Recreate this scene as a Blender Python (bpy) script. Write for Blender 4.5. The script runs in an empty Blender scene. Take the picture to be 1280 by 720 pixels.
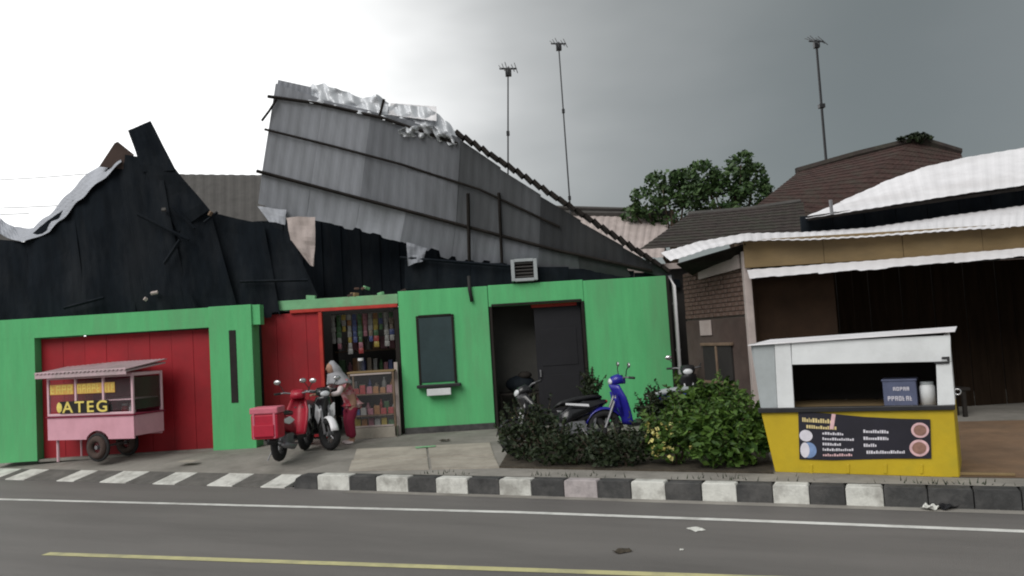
import bpy, bmesh, math, random
from mathutils import Vector as V, Matrix
random.seed(7)
sc = bpy.context.scene
C = sc.collection
rad = math.radians

# ------------------------------------------------------------------ camera
FPX, CAMH = 1000.0, 1.95
PITCH, ROLL = rad(3.49), rad(3.5)
cF = V((0, math.cos(PITCH), math.sin(PITCH)))
cU0 = V((0, -math.sin(PITCH), math.cos(PITCH)))
cR = V((1, 0, 0)) * math.cos(ROLL) - cU0 * math.sin(ROLL)
cU = V((1, 0, 0)) * math.sin(ROLL) + cU0 * math.cos(ROLL)
cd = bpy.data.cameras.new('camera')
cd.sensor_width = 36
cd.lens = FPX / 1280 * 36
cd.clip_start = 0.1
cd.clip_end = 2000
cam = bpy.data.objects.new('camera', cd)
C.objects.link(cam)
m3 = Matrix((cR, cU, -cF)).transposed()
cam.matrix_world = Matrix.Translation((0, 0, CAMH)) @ m3.to_4x4()
sc.camera = cam

# ------------------------------------------------------------------ world
w = bpy.data.worlds.new('World')
sc.world = w
w.use_nodes = True
nt = w.node_tree
nt.nodes.clear()
def N(t, **k):
    n = nt.nodes.new(t)
    for a, b in k.items():
        setattr(n, a, b)
    return n
SUN_AZ, SUN_EL = -152, 40          # azimuth from +Y (negative = left), elevation
out = N('ShaderNodeOutputWorld')
bg1 = N('ShaderNodeBackground')
sky = N('ShaderNodeTexSky', sky_type='NISHITA')
sky.sun_disc = False
sky.sun_elevation = rad(SUN_EL)
sky.sun_rotation = rad(SUN_AZ)
bg1.inputs[1].default_value = 0.07
nt.links.new(sky.outputs[0], bg1.inputs[0])
tc = N('ShaderNodeTexCoord')
dot = N('ShaderNodeVectorMath', operation='DOT_PRODUCT')
az, el = rad(-62), rad(14)
dot.inputs[1].default_value = (math.sin(az) * math.cos(el), math.cos(az) * math.cos(el), math.sin(el))
nt.links.new(tc.outputs['Generated'], dot.inputs[0])
nz = N('ShaderNodeTexNoise')
nz.inputs['Scale'].default_value = 2.2
nz.inputs['Detail'].default_value = 4
mp = N('ShaderNodeMapping')
mp.inputs['Scale'].default_value = (1, 1, 2.4)
nt.links.new(tc.outputs['Generated'], mp.inputs[0])
nt.links.new(mp.outputs[0], nz.inputs['Vector'])
ma = N('ShaderNodeMath', operation='MULTIPLY_ADD')
ma.inputs[1].default_value = 0.30
ma.inputs[2].default_value = -0.15
nt.links.new(nz.outputs['Fac'], ma.inputs[0])
ad = N('ShaderNodeMath', operation='ADD')
nt.links.new(dot.outputs['Value'], ad.inputs[0])
nt.links.new(ma.outputs[0], ad.inputs[1])
mr = N('ShaderNodeMapRange')
mr.inputs[1].default_value = -1
mr.inputs[2].default_value = 1
nt.links.new(ad.outputs[0], mr.inputs[0])
cr = N('ShaderNodeValToRGB')
cr.color_ramp.interpolation = 'B_SPLINE'
SKY = [(0.0, (.36, .37, .37)), (.30, (.22, .232, .232)), (.50, (.105, .118, .116)), (.60, (.132, .146, .143)),
       (.69, (.215, .225, .222)), (.755, (.36, .368, .365)), (.80, (.60, .605, .60)), (.845, (.92, .92, .91)), (1.0, (1.25, 1.25, 1.25))]
els = cr.color_ramp.elements
while len(els) < len(SKY):
    els.new(.5)
for e, (p_, c_) in zip(els, SKY):
    e.position = p_
    e.color = (*[x / 1.3 for x in c_], 1)
nt.links.new(mr.outputs[0], cr.inputs[0])
bg2 = N('ShaderNodeBackground')
bg2.inputs[1].default_value = 1.3
nt.links.new(cr.outputs[0], bg2.inputs[0])
mx = N('ShaderNodeMixShader')
mx.inputs[0].default_value = .93
nt.links.new(bg1.outputs[0], mx.inputs[1])
nt.links.new(bg2.outputs[0], mx.inputs[2])
nt.links.new(mx.outputs[0], out.inputs[0])

sl = bpy.data.lights.new('sun', 'SUN')
sl.energy = 1.5
sl.angle = rad(40)
sl.color = (1, .975, .94)
so = bpy.data.objects.new('sun', sl)
C.objects.link(so)
sd = V((math.sin(rad(SUN_AZ)) * math.cos(rad(SUN_EL)), math.cos(rad(SUN_AZ)) * math.cos(rad(SUN_EL)), math.sin(rad(SUN_EL))))
so.rotation_euler = sd.to_track_quat('Z', 'Y').to_euler()
so.location = sd * 60
sc.view_settings.view_transform = 'Standard'
sc.view_settings.look = 'None'
sc.view_settings.exposure = 0.55
sc.view_settings.gamma = 1
sc.view_settings.use_curve_mapping = False
sc.render.engine = 'CYCLES'
sc.cycles.max_bounces = 6
sc.cycles.use_denoising = True
sc.cycles.filter_width = 2.0

# ------------------------------------------------------------------ pixel -> place
def ray(px, py):
    return cF * FPX + cR * (px - 640) + cU * (360 - py)
def P(px, py, Y):                       # on the frontal plane at depth Y
    d = ray(px, py)
    return V((0, 0, CAMH)) + d * (Y / d.y)
def G(px, py, z=0.2):                   # on the level plane z
    d = ray(px, py)
    return V((0, 0, CAMH)) + d * ((z - CAMH) / d.z)
KA = rad(24.85)
KU = V((math.cos(KA), -math.sin(KA), 0))   # along the kerb, towards the right
KN = V((math.sin(KA), math.cos(KA), 0))    # from the road towards the houses
KO = V((0, 9.95, 0))
def K(s, t, z=0):
    return KO + KU * s + KN * t + V((0, 0, z))
def onplane(o, n, px, py):
    d = ray(px, py)
    c = V((0, 0, CAMH))
    return c + d * ((o - c).dot(n) / d.dot(n))
def Ks(px, py, t=0):
    q = onplane(K(0, t), KN, px, py)
    return (q - KO).dot(KU)

# ------------------------------------------------------------------ materials
MATS = {}
def mat(name, col, rough=.7, metal=0, var=.15, scale=6, bump=.1, bscale=40, dirt=None, dirt_amt=.4, spec=.4, stretch=(1, 1, 1), trans=0, alpha=1, along=None):
    if name in MATS:
        return MATS[name]
    m = bpy.data.materials.new(name)
    m.use_nodes = True
    t = m.node_tree
    b = t.nodes['Principled BSDF']
    b.inputs['Roughness'].default_value = rough
    b.inputs['Metallic'].default_value = metal
    b.inputs['Specular IOR Level'].default_value = spec
    b.inputs['Transmission Weight'].default_value = trans
    b.inputs['Alpha'].default_value = alpha
    co = t.nodes.new('ShaderNodeTexCoord')
    mp = t.nodes.new('ShaderNodeMapping')
    mp.inputs['Scale'].default_value = stretch
    if along is not None:
        mp.vector_type = 'TEXTURE'
        mp.inputs['Rotation'].default_value = (0, 0, along)
    t.links.new(co.outputs['Object'], mp.inputs[0])
    n = t.nodes.new('ShaderNodeTexNoise')
    n.inputs['Scale'].default_value = scale
    n.inputs['Detail'].default_value = 6
    n.inputs['Roughness'].default_value = .65
    t.links.new(mp.outputs[0], n.inputs['Vector'])
    r = t.nodes.new('ShaderNodeValToRGB')
    r.color_ramp.elements[0].position = .3
    r.color_ramp.elements[1].position = .7
    r.color_ramp.elements[0].color = (*[max(0, c * (1 - var)) for c in col], 1)
    r.color_ramp.elements[1].color = (*[min(1, c * (1 + var)) for c in col], 1)
    t.links.new(n.outputs['Fac'], r.inputs[0])
    last = r.outputs[0]
    if dirt:
        n2 = t.nodes.new('ShaderNodeTexNoise')
        n2.inputs['Scale'].default_value = scale * .35
        n2.inputs['Detail'].default_value = 9
        n2.inputs['Roughness'].default_value = .7
        t.links.new(mp.outputs[0], n2.inputs['Vector'])
        r2 = t.nodes.new('ShaderNodeValToRGB')
        r2.color_ramp.elements[0].position = .46
        r2.color_ramp.elements[1].position = .66
        r2.color_ramp.elements[0].color = (0, 0, 0, 1)
        r2.color_ramp.elements[1].color = (dirt_amt, dirt_amt, dirt_amt, 1)
        t.links.new(n2.outputs['Fac'], r2.inputs[0])
        mixn = t.nodes.new('ShaderNodeMixRGB')
        mixn.inputs[2].default_value = (*dirt, 1)
        t.links.new(r2.outputs[0], mixn.inputs[0])
        t.links.new(last, mixn.inputs[1])
        last = mixn.outputs[0]
    t.links.new(last, b.inputs['Base Color'])
    if bump:
        n3 = t.nodes.new('ShaderNodeTexNoise')
        n3.inputs['Scale'].default_value = bscale
        n3.inputs['Detail'].default_value = 5
        t.links.new(co.outputs['Object'], n3.inputs['Vector'])
        bp = t.nodes.new('ShaderNodeBump')
        bp.inputs['Strength'].default_value = bump
        bp.inputs['Distance'].default_value = .02
        t.links.new(n3.outputs['Fac'], bp.inputs['Height'])
        t.links.new(bp.outputs[0], b.inputs['Normal'])
    MATS[name] = m
    return m

M = dict(
    zinc25=mat('zinc_sheet_shade_mid', (.115, .122, .133), .7, .05, var=.15, scale=1.2, bump=.06, bscale=8, dirt=(.075, .08, .086), dirt_amt=.7, stretch=(3, 1, .5)),  # zinc with shade mixed into its colour, middle step
    asphalt=mat('asphalt', (.136, .128, .121), .75, var=.2, scale=.8, bump=.5, bscale=110, dirt=(.172, .162, .152), dirt_amt=.6, stretch=(3.5, .6, 1), along=-KA),
    pave=mat('pavement_concrete', (.26, .245, .22), .9, var=.2, scale=2, bump=.4, bscale=30, dirt=(.09, .085, .07), dirt_amt=.6),
    apron=mat('apron_concrete', (.40, .365, .31), .9, var=.18, scale=2.5, bump=.3, bscale=30, dirt=(.16, .14, .115), dirt_amt=.6),
    soil=mat('soil', (.055, .045, .032), 1, var=.35, scale=5, bump=.8, bscale=25),
    earth=mat('brown_earth', (.20, .125, .075), 1, var=.25, scale=2.5, bump=.6, bscale=25, dirt=(.11, .09, .07)),
    ground=mat('ground_earth', (.13, .115, .09), 1, var=.3, scale=.4),
    kwhite=mat('kerb_white_paint', (.60, .60, .56), .8, var=.1, scale=9, bump=.3, dirt=(.22, .21, .19), dirt_amt=.75),
    kpink=mat('kerb_faded_paint', (.40, .36, .36), .8, var=.15, scale=9, bump=.3, dirt=(.16, .15, .15), dirt_amt=.7),
    kblack=mat('kerb_black_paint', (.045, .045, .045), .8, var=.3, scale=9, bump=.3, dirt=(.13, .125, .12), dirt_amt=.5),
    krampdark=mat('ramp_dark_concrete', (.10, .095, .088), .9, var=.25, scale=8, bump=.3, dirt=(.18, .17, .155), dirt_amt=.5),
    lwhite=mat('line_white', (.66, .66, .63), .7, var=.1, scale=6, bump=.2, dirt=(.3, .29, .27), dirt_amt=.6),
    lyellow=mat('line_yellow', (.50, .47, .24), .7, var=.1, scale=6, bump=.2, dirt=(.22, .21, .16), dirt_amt=.6),
    green=mat('green_wall_paint', (.10, .455, .175), .75, var=.1, scale=1.5, bump=.15, bscale=18, dirt=(.115, .34, .15), dirt_amt=.75, stretch=(3.5, 3.5, .5)),
    greentrim=mat('pale_green_trim', (.18, .42, .22), .8, var=.2, scale=3, dirt=(.25, .26, .17), dirt_amt=.7),
    red=mat('red_door_paint', (.32, .009, .017), .55, var=.16, scale=2, bump=.08, dirt=(.25, .02, .025), dirt_amt=.6),
    redtrim=mat('red_trim', (.42, .03, .02), .6, var=.2, scale=6),
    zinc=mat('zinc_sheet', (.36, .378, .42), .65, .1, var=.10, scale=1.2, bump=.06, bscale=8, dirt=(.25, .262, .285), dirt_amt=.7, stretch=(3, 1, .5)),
    zinc2=mat('zinc_sheet_dull_shade', (.225, .238, .265), .65, .1, var=.12, scale=1.2, bump=.06, bscale=8, dirt=(.15, .157, .172), dirt_amt=.7, stretch=(3, 1, .5)),
    zinc3=mat('zinc_sheet_shade_deep', (.045, .048, .053), .75, .05, var=.2, scale=1.2, bump=.06, bscale=8, dirt=(.055, .055, .055), dirt_amt=.7, stretch=(3, 1, .5)),
    foil=mat('torn_shiny_foil', (.60, .62, .65), .45, .25, var=.1, scale=5, bump=.5, bscale=14),
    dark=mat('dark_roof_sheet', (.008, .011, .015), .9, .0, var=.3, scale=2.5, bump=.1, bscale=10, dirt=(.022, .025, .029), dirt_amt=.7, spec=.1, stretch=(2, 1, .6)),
    darkw=mat('dark_wood', (.022, .019, .017), .9, spec=.15, var=.35, scale=4, stretch=(1, 1, .3)),
    wood=mat('weathered_wood', (.16, .11, .075), .85, var=.3, scale=5),
    greyroof=mat('grey_asbestos_roof', (.075, .071, .067), .9, var=.2, scale=3, dirt=(.09, .085, .08)),
    pale=mat('pale_plaster', (.42, .36, .34), .9, var=.15, scale=3, dirt=(.25, .2, .18)),
    white=mat('white_paint', (.66, .68, .69), .55, var=.07, scale=3, bump=.06, dirt=(.45, .46, .46), dirt_amt=.55),
    whitesheet=mat('white_roof_sheet', (.74, .73, .75), .55, var=.07, scale=2, bump=.05, dirt=(.5, .48, .48), dirt_amt=.5),
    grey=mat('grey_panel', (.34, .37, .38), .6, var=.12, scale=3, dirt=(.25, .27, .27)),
    yellow=mat('yellow_paint', (.47, .335, .010), .55, var=.1, scale=2.5, bump=.08, dirt=(.30, .26, .02), dirt_amt=.55),
    tan=mat('tan_board', (.215, .15, .072), .85, var=.18, scale=1.6, dirt=(.12, .09, .055), dirt_amt=.6, stretch=(.6, 1, 2)),
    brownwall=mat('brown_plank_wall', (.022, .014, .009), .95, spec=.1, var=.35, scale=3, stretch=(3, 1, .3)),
    brick=mat('red_brick', (.105, .062, .048), .95, var=.4, scale=7, bump=.4, bscale=40, dirt=(.17, .145, .13), dirt_amt=.6),
    mortar=mat('mortar', (.10, .085, .075), .95, var=.2, scale=12),
    plaster=mat('brown_plaster', (.060, .040, .034), .95, var=.25, scale=3, dirt=(.10, .08, .07), dirt_amt=.6),
    tile=mat('clay_roof_tile', (.050, .026, .022), .9, var=.4, scale=6, bump=.4, dirt=(.05, .045, .035), dirt_amt=.7),
    tiledark=mat('dark_roof_tile', (.036, .027, .024), .9, var=.4, scale=6, bump=.4, dirt=(.04, .045, .03), dirt_amt=.7),
    pink=mat('pink_paint', (.64, .33, .40), .5, var=.07, scale=3, bump=.05, dirt=(.45, .21, .25), dirt_amt=.5),
    pinkframe=mat('pink_frame_paint', (.66, .43, .48), .5, var=.08, scale=4, bump=.03),
    cartroof=mat('cart_roof_sheet', (.50, .36, .39), .6, var=.14, scale=4, dirt=(.2, .24, .2), dirt_amt=.5),
    gold=mat('gold_lettering', (.62, .36, .08), .6, var=.15, scale=20, bump=0),
    yel=mat('yellow_lettering', (.72, .58, .14), .6, var=.15, scale=20, bump=0),
    rubber=mat('tyre_rubber', (.02, .02, .021), .85, var=.2, scale=20),
    chrome=mat('chrome', (.55, .55, .56), .25, .9, var=.05, scale=5, bump=0),
    steel=mat('dull_steel', (.22, .22, .23), .45, .6, var=.15, scale=10, bump=0),
    black=mat('black_plastic', (.018, .018, .02), .4, var=.2, scale=10, bump=0),
    blackpaint=mat('black_gloss_paint', (.014, .014, .016), .25, var=.1, scale=5, bump=0, spec=.6),
    bluepaint=mat('blue_gloss_paint', (.022, .022, .28), .28, var=.1, scale=5, bump=0, spec=.5),
    whitepaint=mat('white_gloss_paint', (.72, .72, .74), .3, var=.04, scale=5, bump=0),
    redpaint=mat('red_gloss_paint', (.34, .012, .03), .35, var=.1, scale=5, bump=0),
    boxred=mat('red_box_fabric', (.42, .010, .035), .6, var=.12, scale=8, bump=.1),
    boxpink=mat('pink_box_lid', (.55, .14, .19), .6, var=.12, scale=8),
    lens=mat('lamp_lens', (.62, .64, .66), .15, var=.05, scale=8, bump=0),
    glass=mat('smoked_glass', (.05, .03, .038), .2, var=.1, scale=5, bump=0, spec=.6, alpha=.45),
    clear=mat('clear_glass', (.30, .30, .31), .1, var=.05, scale=5, bump=0, spec=.3, alpha=.07),
    winglass=mat('dark_window_glass', (.028, .05, .055), .18, var=.2, scale=2, bump=0, spec=.6),
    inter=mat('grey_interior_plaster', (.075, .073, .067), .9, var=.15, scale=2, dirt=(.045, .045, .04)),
    interd=mat('dark_interior', (.02, .018, .017), .95, var=.3, scale=2),  # near-black colour carries the shade of the open rooms
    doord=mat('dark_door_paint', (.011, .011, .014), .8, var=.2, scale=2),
    skin=mat('skin', (.33, .19, .13), .6, var=.08, scale=10, bump=0),
    maroon=mat('maroon_cloth', (.19, .010, .035), .85, var=.18, scale=9, bump=.2),
    patt=mat('red_patterned_cloth', (.38, .035, .06), .85, var=.5, scale=11, bump=.1, dirt=(.75, .66, .66), dirt_amt=.9),
    scarf=mat('grey_scarf_cloth', (.30, .30, .32), .85, var=.12, scale=7, bump=.2),
    sleeve=mat('white_sleeve_cloth', (.58, .50, .50), .85, var=.12, scale=7, bump=.2),
    banner=mat('banner_black_vinyl', (.014, .013, .022), .5, var=.25, scale=3, bump=0),
    print_w=mat('banner_white_print', (.62, .60, .66), .6, var=.1, scale=15, bump=0),
    print_y=mat('banner_cream_print', (.62, .50, .24), .6, var=.15, scale=15, bump=0),
    print_b=mat('banner_brown_print', (.24, .13, .10), .6, var=.3, scale=15, bump=0),
    print_bl=mat('banner_blue_print', (.16, .24, .42), .6, var=.3, scale=15, bump=0),
    print_p=mat('banner_pink_print', (.62, .40, .42), .6, var=.2, scale=15, bump=0),
    pot=mat('grey_concrete_pot', (.21, .21, .20), .9, var=.2, scale=6),
    bark=mat('bark', (.07, .05, .035), .95, var=.3, scale=12, bump=.5),
    wire=mat('cable_black', (.02, .02, .02), .7, bump=0),
    paper=mat('paper_litter', (.62, .62, .58), .8, var=.1, scale=12),
    crate=mat('blue_grey_crate', (.085, .10, .17), .6, var=.15, scale=8),
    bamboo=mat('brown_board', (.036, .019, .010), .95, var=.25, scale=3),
)
def leafmat(name, c1, c2):
    m = bpy.data.materials.new(name)
    m.use_nodes = True
    t = m.node_tree
    b = t.nodes['Principled BSDF']
    b.inputs['Roughness'].default_value = .55
    b.inputs['Specular IOR Level'].default_value = .3
    g = t.nodes.new('ShaderNodeNewGeometry')
    r = t.nodes.new('ShaderNodeValToRGB')
    r.color_ramp.elements[0].color = (*c1, 1)
    r.color_ramp.elements[1].color = (*c2, 1)
    t.links.new(g.outputs['Random Per Island'], r.inputs[0])
    t.links.new(r.outputs[0], b.inputs['Base Color'])
    return m
M['leaf'] = leafmat('leaf_green', (.018, .050, .008), (.085, .155, .025))
M['leafd'] = leafmat('leaf_dark_green', (.010, .018, .008), (.028, .042, .016))
M['leaft'] = leafmat('leaf_tree_green', (.020, .048, .014), (.060, .105, .032))
M['flower'] = leafmat('flower_yellow', (.45, .40, .10), (.62, .58, .26))

# ------------------------------------------------------------------ mesh helpers
class MB:
    def __init__(s):
        s.v, s.f = [], []
    def add(s, vs, fs):
        k = len(s.v)
        s.v += [V(x) for x in vs]
        s.f += [[i + k for i in f] for f in fs]
        return s
    def box(s, c, d, R=None):
        c = V(c)
        vs = []
        for x in (-.5, .5):
            for y in (-.5, .5):
                for z in (-.5, .5):
                    q = V((x * d[0], y * d[1], z * d[2]))
                    vs.append(c + (R @ q if R else q))
        return s.add(vs, [(0, 1, 3, 2), (4, 6, 7, 5), (0, 4, 5, 1), (2, 3, 7, 6), (0, 2, 6, 4), (1, 5, 7, 3)])
    def prism(s, pts, vec):
        n = len(pts)
        vec = V(vec)
        pts = [V(p) for p in pts]
        nn = V((0, 0, 0))
        for i in range(n):
            a, b = pts[i], pts[(i + 1) % n]
            nn += (a - pts[0]).cross(b - pts[0])
        if nn.dot(vec) > 0:
            pts.reverse()
        return s.add(pts + [p + vec for p in pts],
                     [list(range(n)), list(range(2 * n - 1, n - 1, -1))] + [(i, i + n, (i + 1) % n + n, (i + 1) % n)[::-1][::-1] for i in range(n)])
    def tube(s, pts, rr, n=8, cap=True, flat=1.0):
        pts = [V(p) for p in pts]
        if not isinstance(rr, (list, tuple)):
            rr = [rr] * len(pts)
        vs, fs = [], []
        for i, p in enumerate(pts):
            a = pts[max(0, i - 1)]
            b = pts[min(len(pts) - 1, i + 1)]
            t = (b - a).normalized()
            up = V((0, 0, 1)) if abs(t.z) < .95 else V((0, 1, 0))
            x = t.cross(up).normalized()
            y = x.cross(t).normalized()
            for k in range(n):
                an = 2 * math.pi * k / n
                vs.append(p + x * math.cos(an) * rr[i] + y * math.sin(an) * rr[i] * flat)
        for i in range(len(pts) - 1):
            for k in range(n):
                fs.append((i * n + k, i * n + (k + 1) % n, (i + 1) * n + (k + 1) % n, (i + 1) * n + k))
        if cap:
            fs.append(list(range(n))[::-1])
            fs.append([(len(pts) - 1) * n + k for k in range(n)])
        return s.add(vs, fs)
    def ell(s, c, r, nu=12, nv=8, R=None):
        c = V(c)
        vs, fs = [], []
        for j in range(nv + 1):
            th = math.pi * j / nv
            for i in range(nu):
                ph = 2 * math.pi * i / nu
                q = V((r[0] * math.sin(th) * math.cos(ph), r[1] * math.sin(th) * math.sin(ph), r[2] * math.cos(th)))
                vs.append(c + (R @ q if R else q))
        for j in range(nv):
            for i in range(nu):
                fs.append((j * nu + i, (j + 1) * nu + i, (j + 1) * nu + (i + 1) % nu, j * nu + (i + 1) % nu))
        return s.add(vs, fs)
    def ring(s, c, axis, R, r, n=24, m=8):
        c = V(c)
        axis = V(axis).normalized()
        x = axis.orthogonal().normalized()
        y = axis.cross(x)
        vs, fs = [], []
        for i in range(n):
            a = 2 * math.pi * i / n
            d = x * math.cos(a) + y * math.sin(a)
            for k in range(m):
                b = 2 * math.pi * k / m
                vs.append(c + d * (R + r * math.cos(b)) + axis * r * math.sin(b))
        for i in range(n):
            for k in range(m):
                fs.append((i * m + k, ((i + 1) % n) * m + k, ((i + 1) % n) * m + (k + 1) % m, i * m + (k + 1) % m))
        return s.add(vs, fs)
    def grid(s, fn, nu, nv):
        vs = [fn(i / nu, j / nv) for j in range(nv + 1) for i in range(nu + 1)]
        fs = [(j * (nu + 1) + i, j * (nu + 1) + i + 1, (j + 1) * (nu + 1) + i + 1, (j + 1) * (nu + 1) + i) for j in range(nv) for i in range(nu)]
        return s.add(vs, fs)
    def build(s, name, m, parent=None, smooth=False, bevel=0, solid=0, kind=None, fix=True):
        me = bpy.data.meshes.new(name)
        me.from_pydata([tuple(x) for x in s.v], [], s.f)
        if fix:
            bm = bmesh.new()
            bm.from_mesh(me)
            bmesh.ops.recalc_face_normals(bm, faces=bm.faces)
            bm.to_mesh(me)
            bm.free()
        me.materials.append(M[m] if isinstance(m, str) else m)
        if smooth:
            for p in me.polygons:
                p.use_smooth = True
        o = bpy.data.objects.new(name, me)
        C.objects.link(o)
        if parent:
            o.parent = parent
        if bevel:
            md = o.modifiers.new('bevel', 'BEVEL')
            md.width = bevel
            md.segments = 2
            md.limit_method = 'ANGLE'
        if solid:
            md = o.modifiers.new('solid', 'SOLIDIFY')
            md.thickness = solid
        if kind:
            o['kind'] = kind
        return o
def Box(name, c, d, m, parent=None, R=None, bevel=.008):
    return MB().box(c, d, R).build(name, m, parent, bevel=bevel)
def thing(name, label, cat, loc=(0, 0, 0), rz=0, group=None):
    o = bpy.data.objects.new(name, None)
    C.objects.link(o)
    o.empty_display_size = .2
    o.location = loc
    o.rotation_euler = (0, 0, rz)
    return tag(o, label, cat, group)
def tag(o, label, cat, group=None):
    o['label'] = label
    o['category'] = cat
    if group:
        o['group'] = group
    return o
def struct(o):
    o['kind'] = 'structure'
    return o
def lerp(a, b, t):
    return a + (b - a) * t
def poly(pts, x):
    for (x0, y0), (x1, y1) in zip(pts, pts[1:]):
        if x <= x1 or (x1, y1) == pts[-1]:
            return y0 + (y1 - y0) * (x - x0) / (x1 - x0)
def corr(name, tl, tr, bl, br, m, parent, pitch=.2, amp=.0025, rag=0, sag=0, nv=6, crumple=0, sharp=True):
    """a ribbed metal sheet spanning four corner points"""
    tl, tr, bl, br = V(tl), V(tr), V(bl), V(br)
    n = (tr - tl).cross(bl - tl)
    if n.length < 1e-6:
        n = (br - bl).cross(bl - tl)
    n.normalize()
    wd = max((tr - tl).length, (br - bl).length)
    k = max(2, round(wd / pitch))
    nu = k * 4
    ph = random.random() * 9
    hs = {}
    def fn(u, v):
        i = round(u * nu)
        if rag and i not in hs:
            hs[i] = random.uniform(-rag, rag) if i % 4 < 1 else hs.get(i - 1, 0)
        vv = v
        if rag and v > .99:
            vv = v + hs[i]
        p = lerp(lerp(tl, tr, u), lerp(bl, br, u), vv)
        h = (1, 1, -1, -1)[i % 4] if sharp else math.sin(u * k * 2 * math.pi)
        d = amp * h + sag * math.sin(math.pi * u) * math.sin(math.pi * v)
        if crumple:
            d += crumple * (math.sin(u * 7 + v * 5 + ph) + math.sin(u * 3.1 - v * 9 + ph * 2)) * .5
        return p + n * d
    return MB().grid(fn, nu, nv).build(name, m, parent, solid=.003, fix=False)

# ================================================================== SETTING
o = MB().add([(-400, -300, -.06), (400, -300, -.06), (400, 700, -.06), (-400, 700, -.06)], [(0, 1, 2, 3)]).build('ground', 'ground'); struct(o)
def strip(name, s0, s1, t0, t1, z, m, nu=1, parent=None, t0b=None, t1b=None):
    t0b = t0 if t0b is None else t0b
    t1b = t1 if t1b is None else t1b
    return MB().add([K(s0, t0, z), K(s1, t0b, z), K(s1, t1b, z), K(s0, t1, z)], [(0, 1, 2, 3)]).build(name, m, parent)
road = struct(strip('road', -150, 150, -12, .1, 0, 'asphalt'))
elp = [G(0, 624, .004), G(320, 632, .004), G(640, 640, .004), G(960, 651.5, .004), G(1280, 664, .004)]
elp = [elp[0] + (elp[0] - elp[1]) * 6] + elp + [elp[-1] + (elp[-1] - elp[-2]) * 9]
wb = MB()
wb.add([p + KN * k for p in elp for k in (-.05, .05)], [(2 * i, 2 * i + 2, 2 * i + 3, 2 * i + 1) for i in range(len(elp) - 1)]).build('edge_line', 'lwhite', road)
a, b = G(57, 692.5, 0), G(575, 710, 0)
dv = (b - a).normalized()
nn = V((dv.y, -dv.x, 0)) * .055
e2 = a + dv * 9
MB().add([a + nn + V((0, 0, .004)), e2 + nn + V((0, 0, .004)), e2 - nn + V((0, 0, .004)), a - nn + V((0, 0, .004))], [(0, 1, 2, 3)]).build('centre_line', 'lyellow', road)
# repaired asphalt patches and gutter silt
pt = strip('gutter_silt', -2.6, 40, -.16, .0, .003, 'pave', parent=road)

SRAMP = Ks(364, 605)
# pavement: level part behind the kerb, and the part behind the dropped kerb
pv = MB()
pv.add([K(SRAMP, .16, .2), K(60, .16, .2), K(60, 26, .2), K(SRAMP, 26, .2)], [(0, 1, 2, 3)])
pv.add([K(-60, .44, .10), K(SRAMP, .44, .10), K(SRAMP, 1.6, .2), K(-60, 1.6, .2)], [(0, 1, 2, 3)])
pv.add([K(-60, 1.6, .2), K(SRAMP, 1.6, .2), K(SRAMP, 26, .2), K(-60, 26, .2)], [(0, 1, 2, 3)])
pave = struct(pv.build('pavement', 'pave', fix=False))
# kerb
kb = MB()
kb.box(K((SRAMP + 60) / 2, .14, .06), (60 - SRAMP, .06, .11), Matrix.Rotation(-KA, 3, 'Z'))
kerb = struct(kb.build('kerb', 'kblack'))
RZ = Matrix.Rotation(-KA, 3, 'Z')
whites = [(397, 437), (470, 510), (545, 585), (624, 664), (705, 747), (789, 832), (877, 921), (966, 1012), (1057, 1105)]
def stone(s0, s1, m, round_left=False):
    h = .198 + random.uniform(-.005, .006)
    tt = random.uniform(-.008, .008)
    pts = [(s0 + .004, 0), (s1 - .004, 0), (s1 - .004, h - .02), (s1 - .02, h), (s0 + .02, h), (s0 + .004, h - .02)]
    if round_left:
        pts = [(s0 + .02, 0), (s1 - .004, 0), (s1 - .004, h - .02), (s1 - .02, h), (s0 + .16, h), (s0 + .06, h - .05), (s0 + .02, h - .11)]
    b = MB()
    b.prism([K(x, tt, z if z > 0 else -.03) for x, z in pts], KN * .175)
    return b.build('kerb_stone', m, kerb, bevel=.008)
bounds = []
prev = Ks(366, 600)
first = True
for i, (x0, x1) in enumerate(whites):
    yk = 604 + (x0 - 400) * .027
    s0, s1 = Ks(x0, yk), Ks(x1, yk + 1)
    gap = s0 - prev
    kk = max(1, round(gap / .42))
    for q in range(kk):
        stone(prev + gap * q / kk, prev + gap * (q + 1) / kk, 'kblack', first and q == 0)
    first = False
    stone(s0, s1, 'kpink' if i == 4 else 'kwhite')
    prev = s1
L = .40
for q in range(4):
    stone(prev, prev + L, 'kblack'); prev += L
for q in range(18):
    stone(prev, prev + L, ['kpink', 'kblack'][q % 2]); prev += L
# dropped kerb: sloping slabs
rb = MB()
ramp_whites = [(-44, 3), (6, 38), (70, 100), (124, 165), (190, 226), (258, 298), (325, 364)]
def slab(s0, s1, m):
    z = random.uniform(0, .004)
    b = MB()
    b.prism([K(s0 + .006, .0, .012 + z), K(s1 - .006, .0, .012 + z), K(s1 - .006, .47, .106 + z), K(s0 + .006, .47, .106 + z)], V((0, 0, -.06)))
    return b.build('kerb_stone', m, kerb, bevel=.006)
prev = None
for i, (x0, x1) in enumerate(ramp_whites):
    yk = 602 + x0 * .024
    s0, s1 = Ks(x0, yk), min(Ks(x1 - 8, yk), SRAMP - .01)
    if prev is not None:
        slab(prev, s0, 'krampdark')
    slab(s0, s1, 'kwhite')
    prev = s1
s0 = Ks(-44, 601)
for q in range(8):
    slab(s0 - .62 * (q + 1), s0 - .62 * q - .0, ['krampdark', 'kwhite'][q % 2])
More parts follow.
